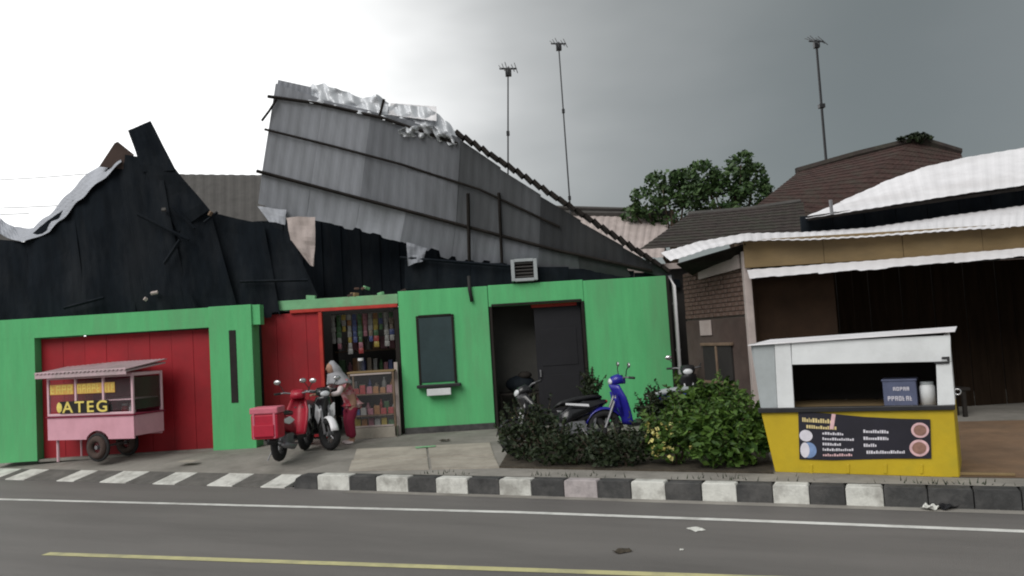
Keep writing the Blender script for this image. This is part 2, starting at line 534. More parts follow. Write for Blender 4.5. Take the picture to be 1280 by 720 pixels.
# raised step edge where the full-height kerb begins
MB().prism([K(SRAMP - .02, .05, -.02), K(SRAMP + .1, .05, -.02), K(SRAMP + .1, 1.6, .196), K(SRAMP - .02, 1.6, .196)], V((0, 0, -.15))).build('kerb_end', 'kblack', kerb)

# concrete apron in front of the shop
def gpoly(name, pts, z, m, parent=None, th=.0):
    q = [G(x, y, z) for x, y in pts]
    b = MB()
    if th:
        b.prism(q, V((0, 0, -th)))
    else:
        b.add(q, [list(range(len(q)))])
    return b.build(name, m, parent)
for pts in ([(446, 561), (532, 557), (534, 571), (442, 574)], [(535, 557), (612, 553), (617, 568), (537, 571)],
            [(440, 575), (534, 572), (536, 586), (436, 588)], [(538, 572), (617, 569), (624, 584), (540, 586)]):
    gpoly('concrete_slab', pts, .212, 'apron', pave, .05)
bed = struct(gpoly('flower_bed', [(624, 583), (640, 556), (730, 540), (850, 540), (960, 565), (967, 590)], .222, 'soil', None, .05))
yard = struct(gpoly('yard_earth', [(1190, 596), (1500, 600), (1500, 520), (1150, 528)], .208, 'earth'))

# ================================================================== GREEN SHOP HOUSE
YW, YM = 14.9, 15.6        # front of the garage wing, front of the main shop
def fx(px, py, Y): return P(px, py, Y).x
wing = thing('garage_wing', 'green walled garage wing with red panelled doors behind the pink cart', 'building', (0, 0, 0))
zt = 2.80
Box('wall', (-9.36, YW + .115, 1.335), (.84, .23, 2.27), 'green', wing, bevel=.002)          # left post
Box('beam', (-7.25, YW + .115, 2.655), (5.06, .23, .37), 'green', wing, bevel=.002)
pil = Box('pilaster', (-5.27, YW + .17, 1.52), (.80, .42, 2.66), 'green', wing)
Box('slot_window', (-5.235, YW - .042, 1.72), (.13, .02, 1.34), 'interd', wing, R=Matrix.Rotation(rad(0), 3, 'Y'))
for k in range(8):                                                               # red door panels
    x0 = -8.92 + k * .409
    Box('door_panel', (x0 + .2, YW + .2 + (k % 2) * .004, 1.32), (.405, .03, 2.26), 'red', wing, bevel=.002)
Box('threshold', (-7.3, YW + .14, .195), (3.3, .2, .05), 'pave', wing)
Box('side_wall', (-9.7, YW + 1.6, 1.5), (.15, 2.8, 2.6), 'green', wing)
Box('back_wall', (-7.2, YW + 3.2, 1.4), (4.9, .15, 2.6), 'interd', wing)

shop = thing('green_shop_house', 'bright green single storey shop house with its roof torn off', 'building', (0, 0, 0))
XR = 3.10
Box('door_header', (-3.65, YM + .1, 2.83), (2.82, .2, .19), 'greentrim', shop)
Box('wall', (-1.36, YM + .1, 1.585), (1.75, .2, 2.77), 'green', shop)            # with the window
Box('wall', (.455, YM + .1, 2.77), (1.86, .2, .42), 'green', shop)               # above the doorway
Box('wall', (2.20, YM + .1, 1.57), (1.62, .2, 2.78), 'green', shop)             # right bay
Box('plinth', (-1.36, YM - .012, .26), (1.74, .03, .12), 'kblack', shop)
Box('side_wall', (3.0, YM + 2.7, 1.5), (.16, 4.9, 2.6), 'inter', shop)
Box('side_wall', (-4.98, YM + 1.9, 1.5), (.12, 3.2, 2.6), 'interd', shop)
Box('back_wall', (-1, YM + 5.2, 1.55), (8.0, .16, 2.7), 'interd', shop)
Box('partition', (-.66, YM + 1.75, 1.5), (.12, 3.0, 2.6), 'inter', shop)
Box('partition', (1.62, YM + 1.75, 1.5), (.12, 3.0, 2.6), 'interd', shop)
Box('added_ceiling', (-.95, YM + 2.3, 2.92), (7.9, 4.1, .06), 'interd', shop)  # added to keep open-sky light out of the rooms
Box('red_lintel', (-3.3, YM + .02, 2.70), (2.10, .1, .065), 'redtrim', shop)
for k in range(4):                                                               # folded red shop doors
    Box('door_panel', (-4.94 + .15 + k * .292, YM + .05 + (k % 2) * .008, 1.46), (.29, .03, 2.42), 'red', shop, bevel=.002)
Box('door_edge', (-3.77, YM + .02, 1.44), (.07, .09, 2.44), 'redtrim', shop)
Box('door_frame', (-2.29, YM + .08, 1.44), (.09, .14, 2.44), 'darkw', shop)
# pale window with ledge
win = Box('window', (-1.54, YM - .004, 1.80), (.66, .03, 1.27), 'winglass', shop)
for dx in (-.345, .345):
    Box('frame', (-1.54 + dx, YM - .012, 1.80), (.045, .05, 1.33), 'darkw', win)
Box('frame', (-1.54, YM - .0125, 2.455), (.64, .052, .045), 'darkw', win)
sill = Box('sill', (-1.52, YM - .085, 1.10), (.84, .2, .06), 'black', win)
Box('ledge_tray', (-1.52, YM - .11, .985), (.46, .16, .13), 'white', shop)
# doorway on the right
Box('door_jamb', (-.44, YM + .05, 1.38), (.05, .16, 2.36), 'darkw', shop)
Box('door_jamb', (1.355, YM + .05, 1.38), (.05, .16, 2.36), 'darkw', shop)
Box('door_lintel', (.455, YM + .05, 2.585), (1.76, .16, .045), 'darkw', shop)
Box('back_panel', (.02, YM + .95, 1.5), (1.2, .05, 2.5), 'inter', shop)
dl = Box('door', (.86, YM + .18, 1.38), (.92, .04, 2.34), 'doord', shop)
for zz in (.8, 1.7):
    Box('panel', (.86, YM + .155, zz), (.70, .012, .72), 'doord', dl)
Box('handle', (.46, YM + .14, 1.2), (.03, .05, .14), 'steel', dl)
Box('red_lintel', (.80, YM + .17, 2.53), (.9, .05, .07), 'redtrim', shop)
Box('corner_post', (3.04, YM + .12, 1.56), (.055, .26, 2.76), 'darkw', shop)
# downpipe
dp = MB().tube([(3.15, YM - .02, .2), (3.15, YM - .02, 2.75), (3.11, YM + .1, 2.95)], .038, 10).build('downpipe', 'whitesheet', shop, smooth=True)
for zz in (.7, 1.5, 2.4):
    Box('clamp', (3.15, YM - .01, zz), (.1, .06, .03), 'steel', dp)

# rubble along the broken wall top
rub = thing('wall_rubble', 'broken plaster and brick pieces on the green shop wall top', 'rubble', (-3.0, YM + .1, 2.93))
for k in range(9):
    sz = random.uniform(.05, .11)
    R_ = Matrix.Rotation(random.uniform(-.5, .5), 3, 'Y') @ Matrix.Rotation(random.uniform(-1, 1), 3, 'Z')
    Box('rubble_piece', (random.uniform(-1.2, .95) if k > 5 else random.uniform(-.2, .3), random.uniform(-.06, .06), sz * .3 + (.13 if k < 3 else 0)), (sz * 1.7, sz, sz * .75), random.choice(['brick', 'plaster', 'tan', 'greentrim']), rub, R_, .012)

# ================================================================== LIFTED ZINC ROOF
PA, PE, PC = P(347, 100, 14.85), P(320, 262, 16.0), P(838, 345, 15.75)
fn_ = (PC - PE).cross(PA - PE).normalized()
if fn_.y > 0:
    fn_ = -fn_
def F(px, py, off=0):
    return onplane(PE, fn_, px, py) + fn_ * off
roof = thing('lifted_zinc_roof', 'grey corrugated zinc roof lifted off by wind, its underside tilted towards the street', 'roof', (0, 0, 0))
tops = [(345, 104), (400, 124), (460, 138), (515, 152), (572, 172), (622, 209), (672, 243), (722, 275), (775, 307), (838, 344)]
mids = [(327, 215), (384, 230), (446, 246), (508, 262), (566, 278), (618, 291), (670, 304), (722, 317), (777, 330), (839, 345.2)]
bots = [(322, 258), (378, 276), (440, 286), (500, 302), (560, 322), (612, 330), (668, 338), (725, 343), (785, 346), (840, 347)]
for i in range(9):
    mU = ['zinc', 'zinc', 'zinc2', 'zinc2', 'zinc25', 'zinc25', 'zinc3', 'zinc3', 'zinc3'][i]  # darker zinc copies paint the shadow deepening towards the right
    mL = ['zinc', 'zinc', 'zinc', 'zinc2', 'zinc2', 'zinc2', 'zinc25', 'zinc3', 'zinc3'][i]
    j = random.uniform(-.012, .012)
    ov = 4
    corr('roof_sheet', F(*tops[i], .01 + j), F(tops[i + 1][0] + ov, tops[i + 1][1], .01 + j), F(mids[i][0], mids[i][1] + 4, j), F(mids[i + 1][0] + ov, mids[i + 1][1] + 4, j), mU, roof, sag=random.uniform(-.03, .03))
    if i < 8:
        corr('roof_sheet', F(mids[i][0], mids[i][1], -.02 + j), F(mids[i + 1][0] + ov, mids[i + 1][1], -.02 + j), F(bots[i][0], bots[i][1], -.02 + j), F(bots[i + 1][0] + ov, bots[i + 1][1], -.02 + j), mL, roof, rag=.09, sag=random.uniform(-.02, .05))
def bar(name, pts, wd, m, parent, off=.05, f=F):
    q = [f(x, y, off) for x, y in pts]
    return MB().tube(q, wd, 4).build(name, m, parent)
bar('purlin', [(336, 120), (400, 129), (479, 147), (572, 179)], .032, 'darkw', roof)
bar('purlin', [(332, 161), (413, 181), (500, 204), (600, 236), (700, 283)], .024, 'darkw', roof)
bar('purlin', [(322, 213), (450, 247), (586, 283), (696, 312), (815, 338)], .034, 'darkw', roof)
bar('broken_batten', [(347, 124), (338, 138), (329, 150)], .03, 'darkw', roof, .06)
bar('rafter', [(586, 240), (588, 347)], .035, 'darkw', roof, .1)
bar('rafter', [(624, 240), (628, 330)], .03, 'darkw', roof, .06)
# end tiles stepped along the rake
for k in range(25):
    t = (k + .5) / 25
    x = lerp(570, 836, t); y = poly([(560, 164), (580, 174), (700, 252), (838, 343)], x)
    p = F(x, y - 2.5, .02)
    sl_ = F(x + 6, poly([(560, 164), (580, 174), (700, 252), (838, 343)], x + 6), .02) - F(x, y, .02)
    an = math.atan2(sl_.z, sl_.x)
    Box('rake_tile', p, (.20, .26, .07), 'darkw', roof, Matrix.Rotation(-an + random.uniform(.1, .3), 3, 'Y'), .01)
# torn foil and bent sheets along the upper edge
def foil(name, top, bot, m, amp, dy, seed):
    rnd = random.Random(seed)
    n = 26
    ph = [rnd.uniform(0, 6) for _ in range(4)]
    def fn(u, v):
        x = lerp(top[0][0], top[-1][0], u)
        xb = lerp(bot[0][0], bot[-1][0], u)
        a = F(x, poly(top, x), dy)
        b = F(xb, poly(bot, xb), .03)
        d = amp * (math.sin(u * 23 + v * 4 + ph[0]) + math.sin(u * 41 - v * 6 + ph[1]) + .6 * math.sin(u * 11 + v * 9 + ph[2]))
        return lerp(a, b, v) + fn_ * d + V((0, 0, .35 * amp * math.sin(u * 37 + ph[3])))
    return MB().grid(fn, 60, 10).build(name, m, roof, solid=.004, fix=False)
foil('torn_foil', [(384, 108), (398, 107), (420, 114), (450, 126), (468, 120), (482, 132)], [(383, 126), (420, 134), (484, 150)], 'foil', .035, -.25, 1)
foil('torn_foil', [(474, 138), (490, 133), (535, 138), (543, 146), (556, 156), (570, 172)], [(474, 148), (520, 164), (572, 179)], 'foil', .03, -.3, 2)
foil('torn_foil', [(500, 160), (535, 153), (566, 168)], [(500, 170), (540, 172), (571, 182)], 'foil', .04, .12, 3)
corr('roof_sheet', F(347, 100, -.03), F(388, 109, -.03), F(343, 122, -.03), F(388, 129, -.03), 'zinc', roof, pitch=.12)
corr('bent_sheet', F(482, 133, -.4), F(540, 138, -.45), F(484, 144, -.05), F(545, 152, -.05), 'whitesheet', roof, pitch=.15, sag=.08)
bar('broken_batten', [(474, 147), (480, 124)], .03, 'darkw', roof, .0)
# dangling sheets under the lifted edge
hang = thing('dangling_sheet', 'pale torn sheet dangling below the lifted zinc roof edge', 'roof sheet', (0, 0, 0))
corr('sheet', P(358, 272, 15.75), P(394, 271, 15.75), P(363, 300, 15.6), P(394, 303, 15.65), 'pale', hang, pitch=.14, crumple=.03)
corr('sheet', P(363, 299, 15.6), P(394, 302, 15.65), P(388, 332, 15.62), P(392, 333, 15.62), 'pale', hang, pitch=.14, crumple=.03)
corr('sheet', P(322, 258, 15.95), P(358, 262, 15.9), P(336, 277, 15.8), P(356, 281, 15.8), 'zinc', hang, pitch=.14, crumple=.02)
hang2 = thing('bent_gutter_piece', 'small bent zinc scrap hanging beside the dark roof gap', 'roof sheet', (0, 0, 0))
corr('sheet', P(508, 303, 15.8), P(534, 310, 15.8), P(510, 332, 15.7), P(528, 327, 15.7), 'zinc2', hang2, pitch=.12, crumple=.04)
# shade under the lifted roof, put into near-black boards and battens
loft = thing('roof_shade_boards', 'near-black boards standing in for shade under the lifted zinc roof', 'roof frame', (0, 0, 0))
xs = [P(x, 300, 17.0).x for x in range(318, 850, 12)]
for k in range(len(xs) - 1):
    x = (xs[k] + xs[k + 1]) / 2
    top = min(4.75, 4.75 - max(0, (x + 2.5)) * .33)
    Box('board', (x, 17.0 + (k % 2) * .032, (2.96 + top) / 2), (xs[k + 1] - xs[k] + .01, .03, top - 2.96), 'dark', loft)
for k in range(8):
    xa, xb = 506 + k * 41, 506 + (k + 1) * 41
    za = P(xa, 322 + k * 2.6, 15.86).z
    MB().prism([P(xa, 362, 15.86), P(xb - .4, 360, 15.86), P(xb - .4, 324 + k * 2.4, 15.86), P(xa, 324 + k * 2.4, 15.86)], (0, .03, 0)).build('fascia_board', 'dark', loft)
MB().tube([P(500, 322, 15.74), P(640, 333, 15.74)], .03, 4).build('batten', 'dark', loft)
# vent box on the wall top
vb = thing('vent_box', 'white framed vent box standing on the green wall top', 'vent', P(656, 352, YM + .05))
for dx in (-.22, .22):
    Box('frame', (dx, 0, .22), (.07, .3, .42), 'grey', vb)
for zz in (.03, .41):
    Box('frame', (0, 0, zz), (.37, .302, .06), 'grey', vb)
for k in range(5):
    Box('slat', (0, -.1, .09 + k * .065), (.36, .02, .03), 'greyroof', vb, Matrix.Rotation(.5, 3, 'X'))
Box('back', (0, .1, .22), (.36, .02, .34), 'interd', vb)
# cut cable end hanging on the wall
tag(MB().tube([P(586, 345, YM - .05), P(587, 362, YM - .06), P(590, 377, YM - .05)], .035, 6).build('cable_end', 'wire', smooth=True), 'short black cable end hanging beside the doorway on green wall', 'cable')

# ================================================================== COLLAPSED DARK ROOF (over the wing)
dr = thing('collapsed_dark_roof', 'collapsed black roof sheets heaped over the garage wing', 'roof', (0, 0, 0))
def q4(tl, tr, bl, br, m='dark', name='roof_sheet', par=None, **k):
    return corr(name, P(*tl), P(*tr), P(*bl), P(*br), m, par or dr, **k)
q4((-30, 296, 15.4), (32, 303, 15.4), (-30, 420, 15.25), (48, 419, 15.2), crumple=.03, rag=.04)
q4((28, 303, 15.4), (92, 252, 15.2), (44, 419, 15.2), (110, 414, 15.2), crumple=.04, rag=.04)
q4((88, 254, 15.2), (150, 196, 15.0), (106, 414, 15.2), (172, 407, 15.2), crumple=.04, rag=.03)
q4((146, 192, 15.02), (200, 200, 15.0), (168, 407, 15.18), (240, 402, 15.2), crumple=.05, rag=.03)
q4((160, 163, 14.9), (188, 151, 14.9), (178, 215, 15.0), (220, 213, 15.0), m='dark', crumple=.015, pitch=.12)
q4((176, 205, 14.98), (218, 210, 15.0), (222, 290, 15.1), (262, 262, 15.2), crumple=.03)
q4((196, 205, 15.06), (262, 262, 15.3), (236, 402, 15.22), (300, 396, 15.3), crumple=.05, rag=.03)
q4((258, 264, 15.5), (330, 281, 15.6), (292, 398, 15.35), (350, 392, 15.5), crumple=.05, rag=.03)
q4((322, 276, 15.7), (362, 292, 15.7), (342, 388, 15.55), (398, 372, 15.75), crumple=.04, rag=.05)
MB().prism([P(143, 179, 14.96), P(147, 177, 14.96), P(167, 193, 14.98), P(158, 212, 15.0), P(124, 208, 15.0)], (0, .02, 0)).build('torn_flap', 'plaster', dr)
# pale bent edge of the sheet against the sky
ol = [(0, 272), (18, 285), (42, 284), (62, 268), (80, 248), (100, 226), (125, 206), (150, 197)]
il = [(0, 292), (28, 304), (62, 289), (80, 272), (96, 254), (112, 238), (132, 221), (152, 203)]
bm_ = MB()
def edge(u, v):
    k = u * 7; i = min(6, int(k)); f = k - i
    a = V((*ol[i], 0)).lerp(V((*ol[i + 1], 0)), f)
    b = V((*il[i], 0)).lerp(V((*il[i + 1], 0)), f)
    p = a.lerp(b, v)
    y = lerp(15.35, 14.9, u) + .25 * (1 - v) + .03 * math.sin(u * 40 + v * 5)
    return P(p.x, p.y + 1.5 * math.sin(u * 31), y)
bm_.grid(edge, 42, 4).build('bent_sheet_edge', 'zinc', dr, solid=.004, fix=False)
q4((-30, 262, 16.2), (10, 280, 16.2), (-30, 300, 15.5), (28, 304, 15.5), m='greyroof', name='roof_sheet')
for a, b in (((172, 268, 14.9), (236, 300, 15.0)), ((215, 258, 14.95), (243, 286, 15.0)), ((80, 385, 15.0), (130, 372, 15.0)), ((225, 300, 15.0), (205, 330, 14.98)), ((255, 278, 15.1), (272, 265, 15.15)), ((240, 370, 15.1), (244, 384, 15.1)), ((300, 352, 15.3), (385, 350, 15.5))):
    MB().tube([P(*a), P(*b)], random.uniform(.02, .035), 4).build('broken_batten', 'dark', dr)
for x, y, Y in ((205, 262, 14.93), (193, 366, 15.02), (182, 374, 15.02), (263, 267, 15.1)):
    R_ = Matrix.Rotation(random.uniform(-1, 1), 3, 'Y') @ Matrix.Rotation(random.uniform(-1, 1), 3, 'X')
    Box('plaster_chip', P(x, y, Y), (random.uniform(.06, .14), .05, random.uniform(.04, .07)), random.choice(['greyroof', 'pale', 'wood']), dr, R_, .01)
# grey roof of the house behind
br_ = thing('grey_roofed_house', 'house behind with plain grey corrugated roof between the torn roofs', 'house', (0, 0, 0))
for k in range(4):
    a0, a1 = 205 + k * 38, 205 + (k + 1) * 38 + 2
    corr('roof_sheet', P(a0, 217.5 + k * .4, 21.5), P(a1, 218 + k * .4, 21.5), P(a0, 300, 19.2), P(a1, 300, 19.2), 'greyroof', br_, pitch=.25, amp=.006)
Box('wall', (-7.6, 20.8, 1.7), (4.2, 2.6, 3.2), 'inter', br_)

# ================================================================== RIGHT NEIGHBOUR HOUSE
rh = thing('brown_neighbour_house', 'brown neighbour house with white roof sheets, brick gable and deep dark porch', 'house', (0, 0, 0))
YR = 12.2
A_, B_ = V((3.62, 12.5, 0)), V((3.10, 14.5, 0))
sv = (B_ - A_).normalized(); sn = V((-sv.y, sv.x, 0))
if sn.x > 0: sn = -sn
Ls = (B_ - A_).length
RS = Matrix.Rotation(math.atan2(sv.y, sv.x), 3, 'Z')
cen = (A_ + B_) / 2
gw = MB()
zA, zB = 2.98, 2.90
gw.prism([A_ - sn * .14 + V((0, 0, .2)), B_ - sn * .14 + V((0, 0, .2)), B_ - sn * .14 + V((0, 0, zB)), A_ - sn * .14 + V((0, 0, zA))], sn * .10)
gable = gw.build('gable_wall', 'mortar', rh)
Box('plaster', cen + V((0, 0, 1.12)) - sn * .02, (Ls - .02, .05, 1.84), 'plaster', gable, RS)
me_b = None
bl_, bh_ = .205, .062
row = 0
z = 2.08
while z < 2.86:
    s = -.1 if row % 2 else 0
    while s < Ls - .02:
        a0, a1 = max(s, 0.01), min(s + bl_, Ls - .01)
        if a1 - a0 > .05:
            c = A_ + sv * ((a0 + a1) / 2) - sn * (.035 + random.uniform(-.006, .006)) + V((0, 0, z + bh_ / 2))
            if me_b is None:
                ob = MB().box((0, 0, 0), (1, .075, bh_)).build('brick', 'brick', gable)
                me_b = ob.data
            else:
                ob = bpy.data.objects.new('brick', me_b); C.objects.link(ob); ob.parent = gable
            ob.location = c
            ob.scale = (a1 - a0 - .012, 1, 1)
            ob.rotation_euler = (0, 0, math.atan2(sv.y, sv.x) + random.uniform(-.02, .02))
        s += bl_
    z += bh_ + .013
    row += 1
# sloping plaster band and barge under the eave, corner post, window and notice
bb = MB().prism([A_ + sn * .03 + V((0, 0, 2.80)), A_ + sv * 1.35 + sn * .03 + V((0, 0, 2.74)), A_ + sv * 1.35 + sn * .03 + V((0, 0, 2.86)), A_ + sn * .03 + V((0, 0, 3.02))], sn * .03).build('barge_board', 'pale', rh)
Box('corner_post', (3.635, 12.36, 1.62), (.11, .12, 2.86), 'pale', rh)
wn = Box('window', A_ + sv * .95 + sn * .02 + V((0, 0, 1.30)), (.95, .04, .62), 'interd', gable, RS)
for zz in (.98, 1.62):
    Box('frame', A_ + sv * .95 + sn * .035 + V((0, 0, zz)), (1.05, .05, .05), 'wood', wn, RS)
Box('frame', A_ + sv * .95 + sn * .036 + V((0, 0, 1.3)), (.05, .05, .58), 'wood', wn, RS)
Box('notice', A_ + sv * 1.30 + sn * .02 + V((0, 0, 1.90)), (.40, .02, .26), 'pale', gable, RS)
# porch: fascia boards, dark back, side panel, ceiling
XL, XE = 3.58, 10.5
k = 0
x = XL
while x < XE:
    wdt = min(1.22, XE - x)
    Box('fascia_board', (x + wdt / 2, YR + .03 + (k % 2) * .006, 2.995), (wdt - .006, .03, .43), 'tan', rh)
    x += 1.22; k += 1
for k in range(24):
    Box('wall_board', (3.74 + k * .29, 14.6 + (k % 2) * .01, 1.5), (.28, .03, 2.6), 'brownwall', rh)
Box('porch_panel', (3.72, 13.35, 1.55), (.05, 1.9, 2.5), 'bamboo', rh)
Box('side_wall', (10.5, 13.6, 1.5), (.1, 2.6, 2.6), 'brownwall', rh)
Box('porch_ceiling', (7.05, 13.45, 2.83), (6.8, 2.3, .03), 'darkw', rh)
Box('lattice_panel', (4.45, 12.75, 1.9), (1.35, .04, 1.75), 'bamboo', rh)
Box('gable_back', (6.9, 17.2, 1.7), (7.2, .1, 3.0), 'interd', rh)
# awning edge: bright bent sheets hung under the fascia
aw = [(934, 337.5), (1020, 331), (1105, 324.5), (1190, 317.5), (1262, 311.5), (1400, 299)]
for (x0, y0), (x1, y1) in zip(aw, aw[1:]):
    corr('awning_sheet', P(x0, y0, YR - .02), P(x1 + 3, y1, YR - .02), P(x0 + 3, y0 + 10.5, YR - .30), P(x1 + 5, y1 + 10.5, YR - .30), 'whitesheet', rh, pitch=.2, amp=.003, rag=.08, nv=3)
# lower lean-to roof over the porch (front edge, scalloped)
le = [(838, 326), (880, 312), (930, 301), (1010, 300), (1090, 296), (1170, 290), (1260, 284), (1420, 275)]
lb = [(826, 316), (868, 303), (928, 292), (1010, 290), (1090, 284), (1170, 272), (1262, 259), (1420, 241)]
for i in range(len(le) - 1):
    yf = [12.9, 12.3, 12.0][min(i, 2)]
    yf2 = [12.3, 12.0, 12.0][min(i, 2)]
    corr('roof_sheet', P(*lb[i], yf + 1.6), P(lb[i + 1][0] + 3, lb[i + 1][1], yf2 + 1.6), P(*le[i], yf), P(le[i + 1][0] + 3, le[i + 1][1], yf2), 'whitesheet', rh, pitch=.16, amp=.004, rag=.02)
MB().prism([P(846, 331, 12.95), P(932, 306, 12.2), P(934, 324, 12.62), P(866, 345, 14.2)], (0, 0, .02)).build('eave_shade', 'darkw', rh)  # dark sheet added as the shadow below the eave
# dark gap wall and the upper white roof
x = 1000
while x < 1420:
    x1 = x + 40
    yt = lambda q: 276 - (q - 1000) * .141
    Box('clerestory_board', (P(x + 20, 270, 13.8).x, 13.82, (P(x + 20, yt(x + 20) - 4, 13.8).z + 2.9) / 2), (P(x1, 270, 13.8).x - P(x, 270, 13.8).x - .01, .04, P(x + 20, yt(x + 20) - 4, 13.8).z - 2.9), 'dark', rh)
    x = x1
ub = [(1004, 272), (1050, 252), (1100, 229), (1150, 210), (1200, 198), (1282, 184), (1420, 160)]
ue = [(1008, 273), (1060, 265), (1110, 257), (1160, 249), (1205, 242), (1282, 231), (1420, 211)]
for i in range(len(ub) - 1):
    corr('roof_sheet', P(*ub[i], 15.4), P(ub[i + 1][0] + 3, ub[i + 1][1], 15.4), P(*ue[i], 13.3), P(ue[i + 1][0] + 3, ue[i + 1][1], 13.3), 'whitesheet', rh, pitch=.25, amp=.003, nv=4)
MB().tube([P(1010, 273, 13.5), P(1420, 215, 13.5)], .04, 4).build('eave_beam', 'darkw', rh)
vp = MB().tube([P(1040, 268, 13.2), P(1038, 250, 13.2)], .03, 6).build('vent_pipe', 'steel', rh)

# ================================================================== BACKGROUND
def tile_roof(parent, tl, tr, bl, br, m, rows, name='roof', tilew=.24):
    tl, tr, bl, br = V(tl), V(tr), V(bl), V(br)
    n = (tr - tl).cross(bl - tl).normalized()
    if n.z < 0: n = -n
    b = MB()
    nu = max(6, int(max((tr - tl).length, (br - bl).length) / tilew) * 2)
    for r in range(rows):
        v0, v1 = r / rows, (r + 1.12) / rows
        def fn(u, v):
            p = lerp(lerp(tl, tr, u), lerp(bl, br, u), min(1.02, lerp(v0, v1, v)))
            return p + n * (.016 * v + .004 * (1 if round(u * nu) % 2 else -1))
        b.grid(fn, nu, 1)
    return b.build(name, m, parent, solid=.012, fix=False)
th = thing('tiled_roof_house', 'house with dark red clay tiled roof behind the white roof sheets', 'house', (0, 0, 0))
tile_roof(th, P(1000, 214, 22.5), P(1142, 177, 22.5), P(940, 262, 19.5), P(1020, 275, 19.5), 'tile', 16)
tile_roof(th, P(1140, 177, 22.5), P(1200, 191, 22.5), P(1018, 275, 19.5), P(1230, 262, 19.5), 'tile', 16)
MB().tube([P(996, 215, 22.5), P(1070, 194, 22.5), P(1148, 175, 22.5), P(1200, 191, 22.5)], .13, 6).build('ridge', 'tiledark', th)
Box('wall', (9.8, 21.2, 2.2), (6.5, 2.4, 4.2), 'plaster', th)
dh = thing('dark_roofed_house', 'low house with dark mossy tiled roof in front of the tree', 'house', (0, 0, 0))
tile_roof(dh, P(862, 268, 18.6), P(1004, 253, 18.6), P(800, 312, 16.4), P(1010, 300, 16.4), 'tiledark', 12)
MB().tube([P(860, 268, 18.6), P(932, 262, 18.6), P(1000, 252, 18.6)], .07, 6).build('ridge', 'greyroof', dh)
Box('wall', (5.2, 17.9, 1.6), (3.6, 1.0, 3.0), 'plaster', dh)
ph = thing('pale_roofed_house', 'house with pale pinkish corrugated roof seen beyond the green wall', 'house', (0, 0, 0))
for k in range(5):
    a0, a1 = 700 + k * 27, 700 + (k + 1) * 27 + 2
    corr('roof_sheet', P(a0, 268 + k * .5, 26.5), P(a1, 268.5 + k * .5, 26.5), P(a0 - 8, 322, 24), P(a1 - 8, 322, 24), 'pale', ph, pitch=.3, amp=.008)
MB().tube([P(690, 266, 26.5), P(842, 268, 26.5)], .14, 6).build('ridge', 'greyroof', ph)
Box('wall', (3.4, 25.4, 2.0), (3.6, 2.0, 3.8), 'pale', ph)
MB().tube([P(690, 259, 26.4), P(800, 262, 26.4)], .06, 5).build('gutter', 'greyroof', ph)

def leaves(b, c, r, n, size, rnd, flat=.6, hollow=.45):
    c = V(c)
    for _ in range(n):
        while True:
            d = V((rnd.uniform(-1, 1), rnd.uniform(-1, 1), rnd.uniform(-1, 1)))
            if hollow < d.length < 1: break
        p = c + V((d.x * r[0], d.y * r[1], d.z * r[2]))
        a = V((rnd.uniform(-1, 1), rnd.uniform(-1, 1), rnd.uniform(-.6, .8))).normalized()
        s = a.orthogonal().normalized()
        s = Matrix.Rotation(rnd.uniform(0, 6.28), 3, a) @ s
        L_ = size * rnd.uniform(.45, 1.6)
        w_ = L_ * flat * .5
        nrm = a.cross(s)
        b.add([p - a * L_ * .5, p + s * w_ + nrm * w_ * .25, p + a * L_ * .5, p - s * w_ + nrm * w_ * .25], [(0, 1, 2), (0, 2, 3)])
def tree(label, base, trunk_top, clumps, nper, size, m, seed, group=None, limb=.06):
    rnd = random.Random(seed)
    base = V(base)
    t = thing('tree', label, 'tree', base, 0, group)
    top = V(trunk_top) - base
    tk = MB()
    tk.tube([(0, 0, -.05), top * .35 + V((.06, 0, 0)), top * .7 - V((.05, 0, 0)), top], [.16, .13, .1, .06], 8)
    for c, r in clumps:
        q = V(c) - base
        tk.tube([top * .62, lerp(top * .62, q, .5) + V((0, 0, .1)), q], [limb, limb * .7, limb * .35], 6)
    tk.build('trunk', 'bark', t, smooth=True)
    b = MB()
    for c, r in clumps:
        q = V(c) - base
        leaves(b, q, r, int(nper * r[0] * r[2]), size, rnd)
        for _ in range(9):
            d = V((rnd.uniform(-1, 1), rnd.uniform(-1, 1), rnd.uniform(-.7, 1))).normalized()
            leaves(b, q + V((d.x * r[0], d.y * r[1], d.z * r[2])) * .95, (r[0] * .35, r[1] * .35, r[2] * .35), int(nper * r[0] * r[2] * .13), size, rnd, hollow=0)
    b.build('crown', m, t, fix=False)
    return t
YT = 25
tree('dark green leafy tree rising highest behind the dark mossy roof', (P(920, 300, YT).x, YT, 0), P(918, 245, YT),
     [(P(926, 206, YT), (.42, .5, .36)), (P(912, 226, YT), (.62, .6, .5)), (P(943, 222, YT + .3), (.36, .4, .5)), (P(880, 222, YT), (.55, .6, .45)), (P(895, 246, YT), (1.0, .8, .5)), (P(938, 244, YT), (.6, .6, .5))], 760, .16, 'leaft', 3, 'trees behind the dark mossy roof')
tree('paler rounded tree beside the highest tree, over the pale roof', (P(838, 300, YT + 1).x, YT + 1, 0), P(840, 262, YT + 1),
     [(P(828, 232, YT + 1), (.7, .7, .5)), (P(806, 256, YT + 1), (.5, .6, .5)), (P(856, 238, YT + 1), (.6, .6, .6)), (P(846, 264, YT + 1), (1.1, .8, .5)), (P(792, 266, YT + 1), (.4, .5, .3))], 620, .16, 'leaft', 4, 'trees behind the dark mossy roof')
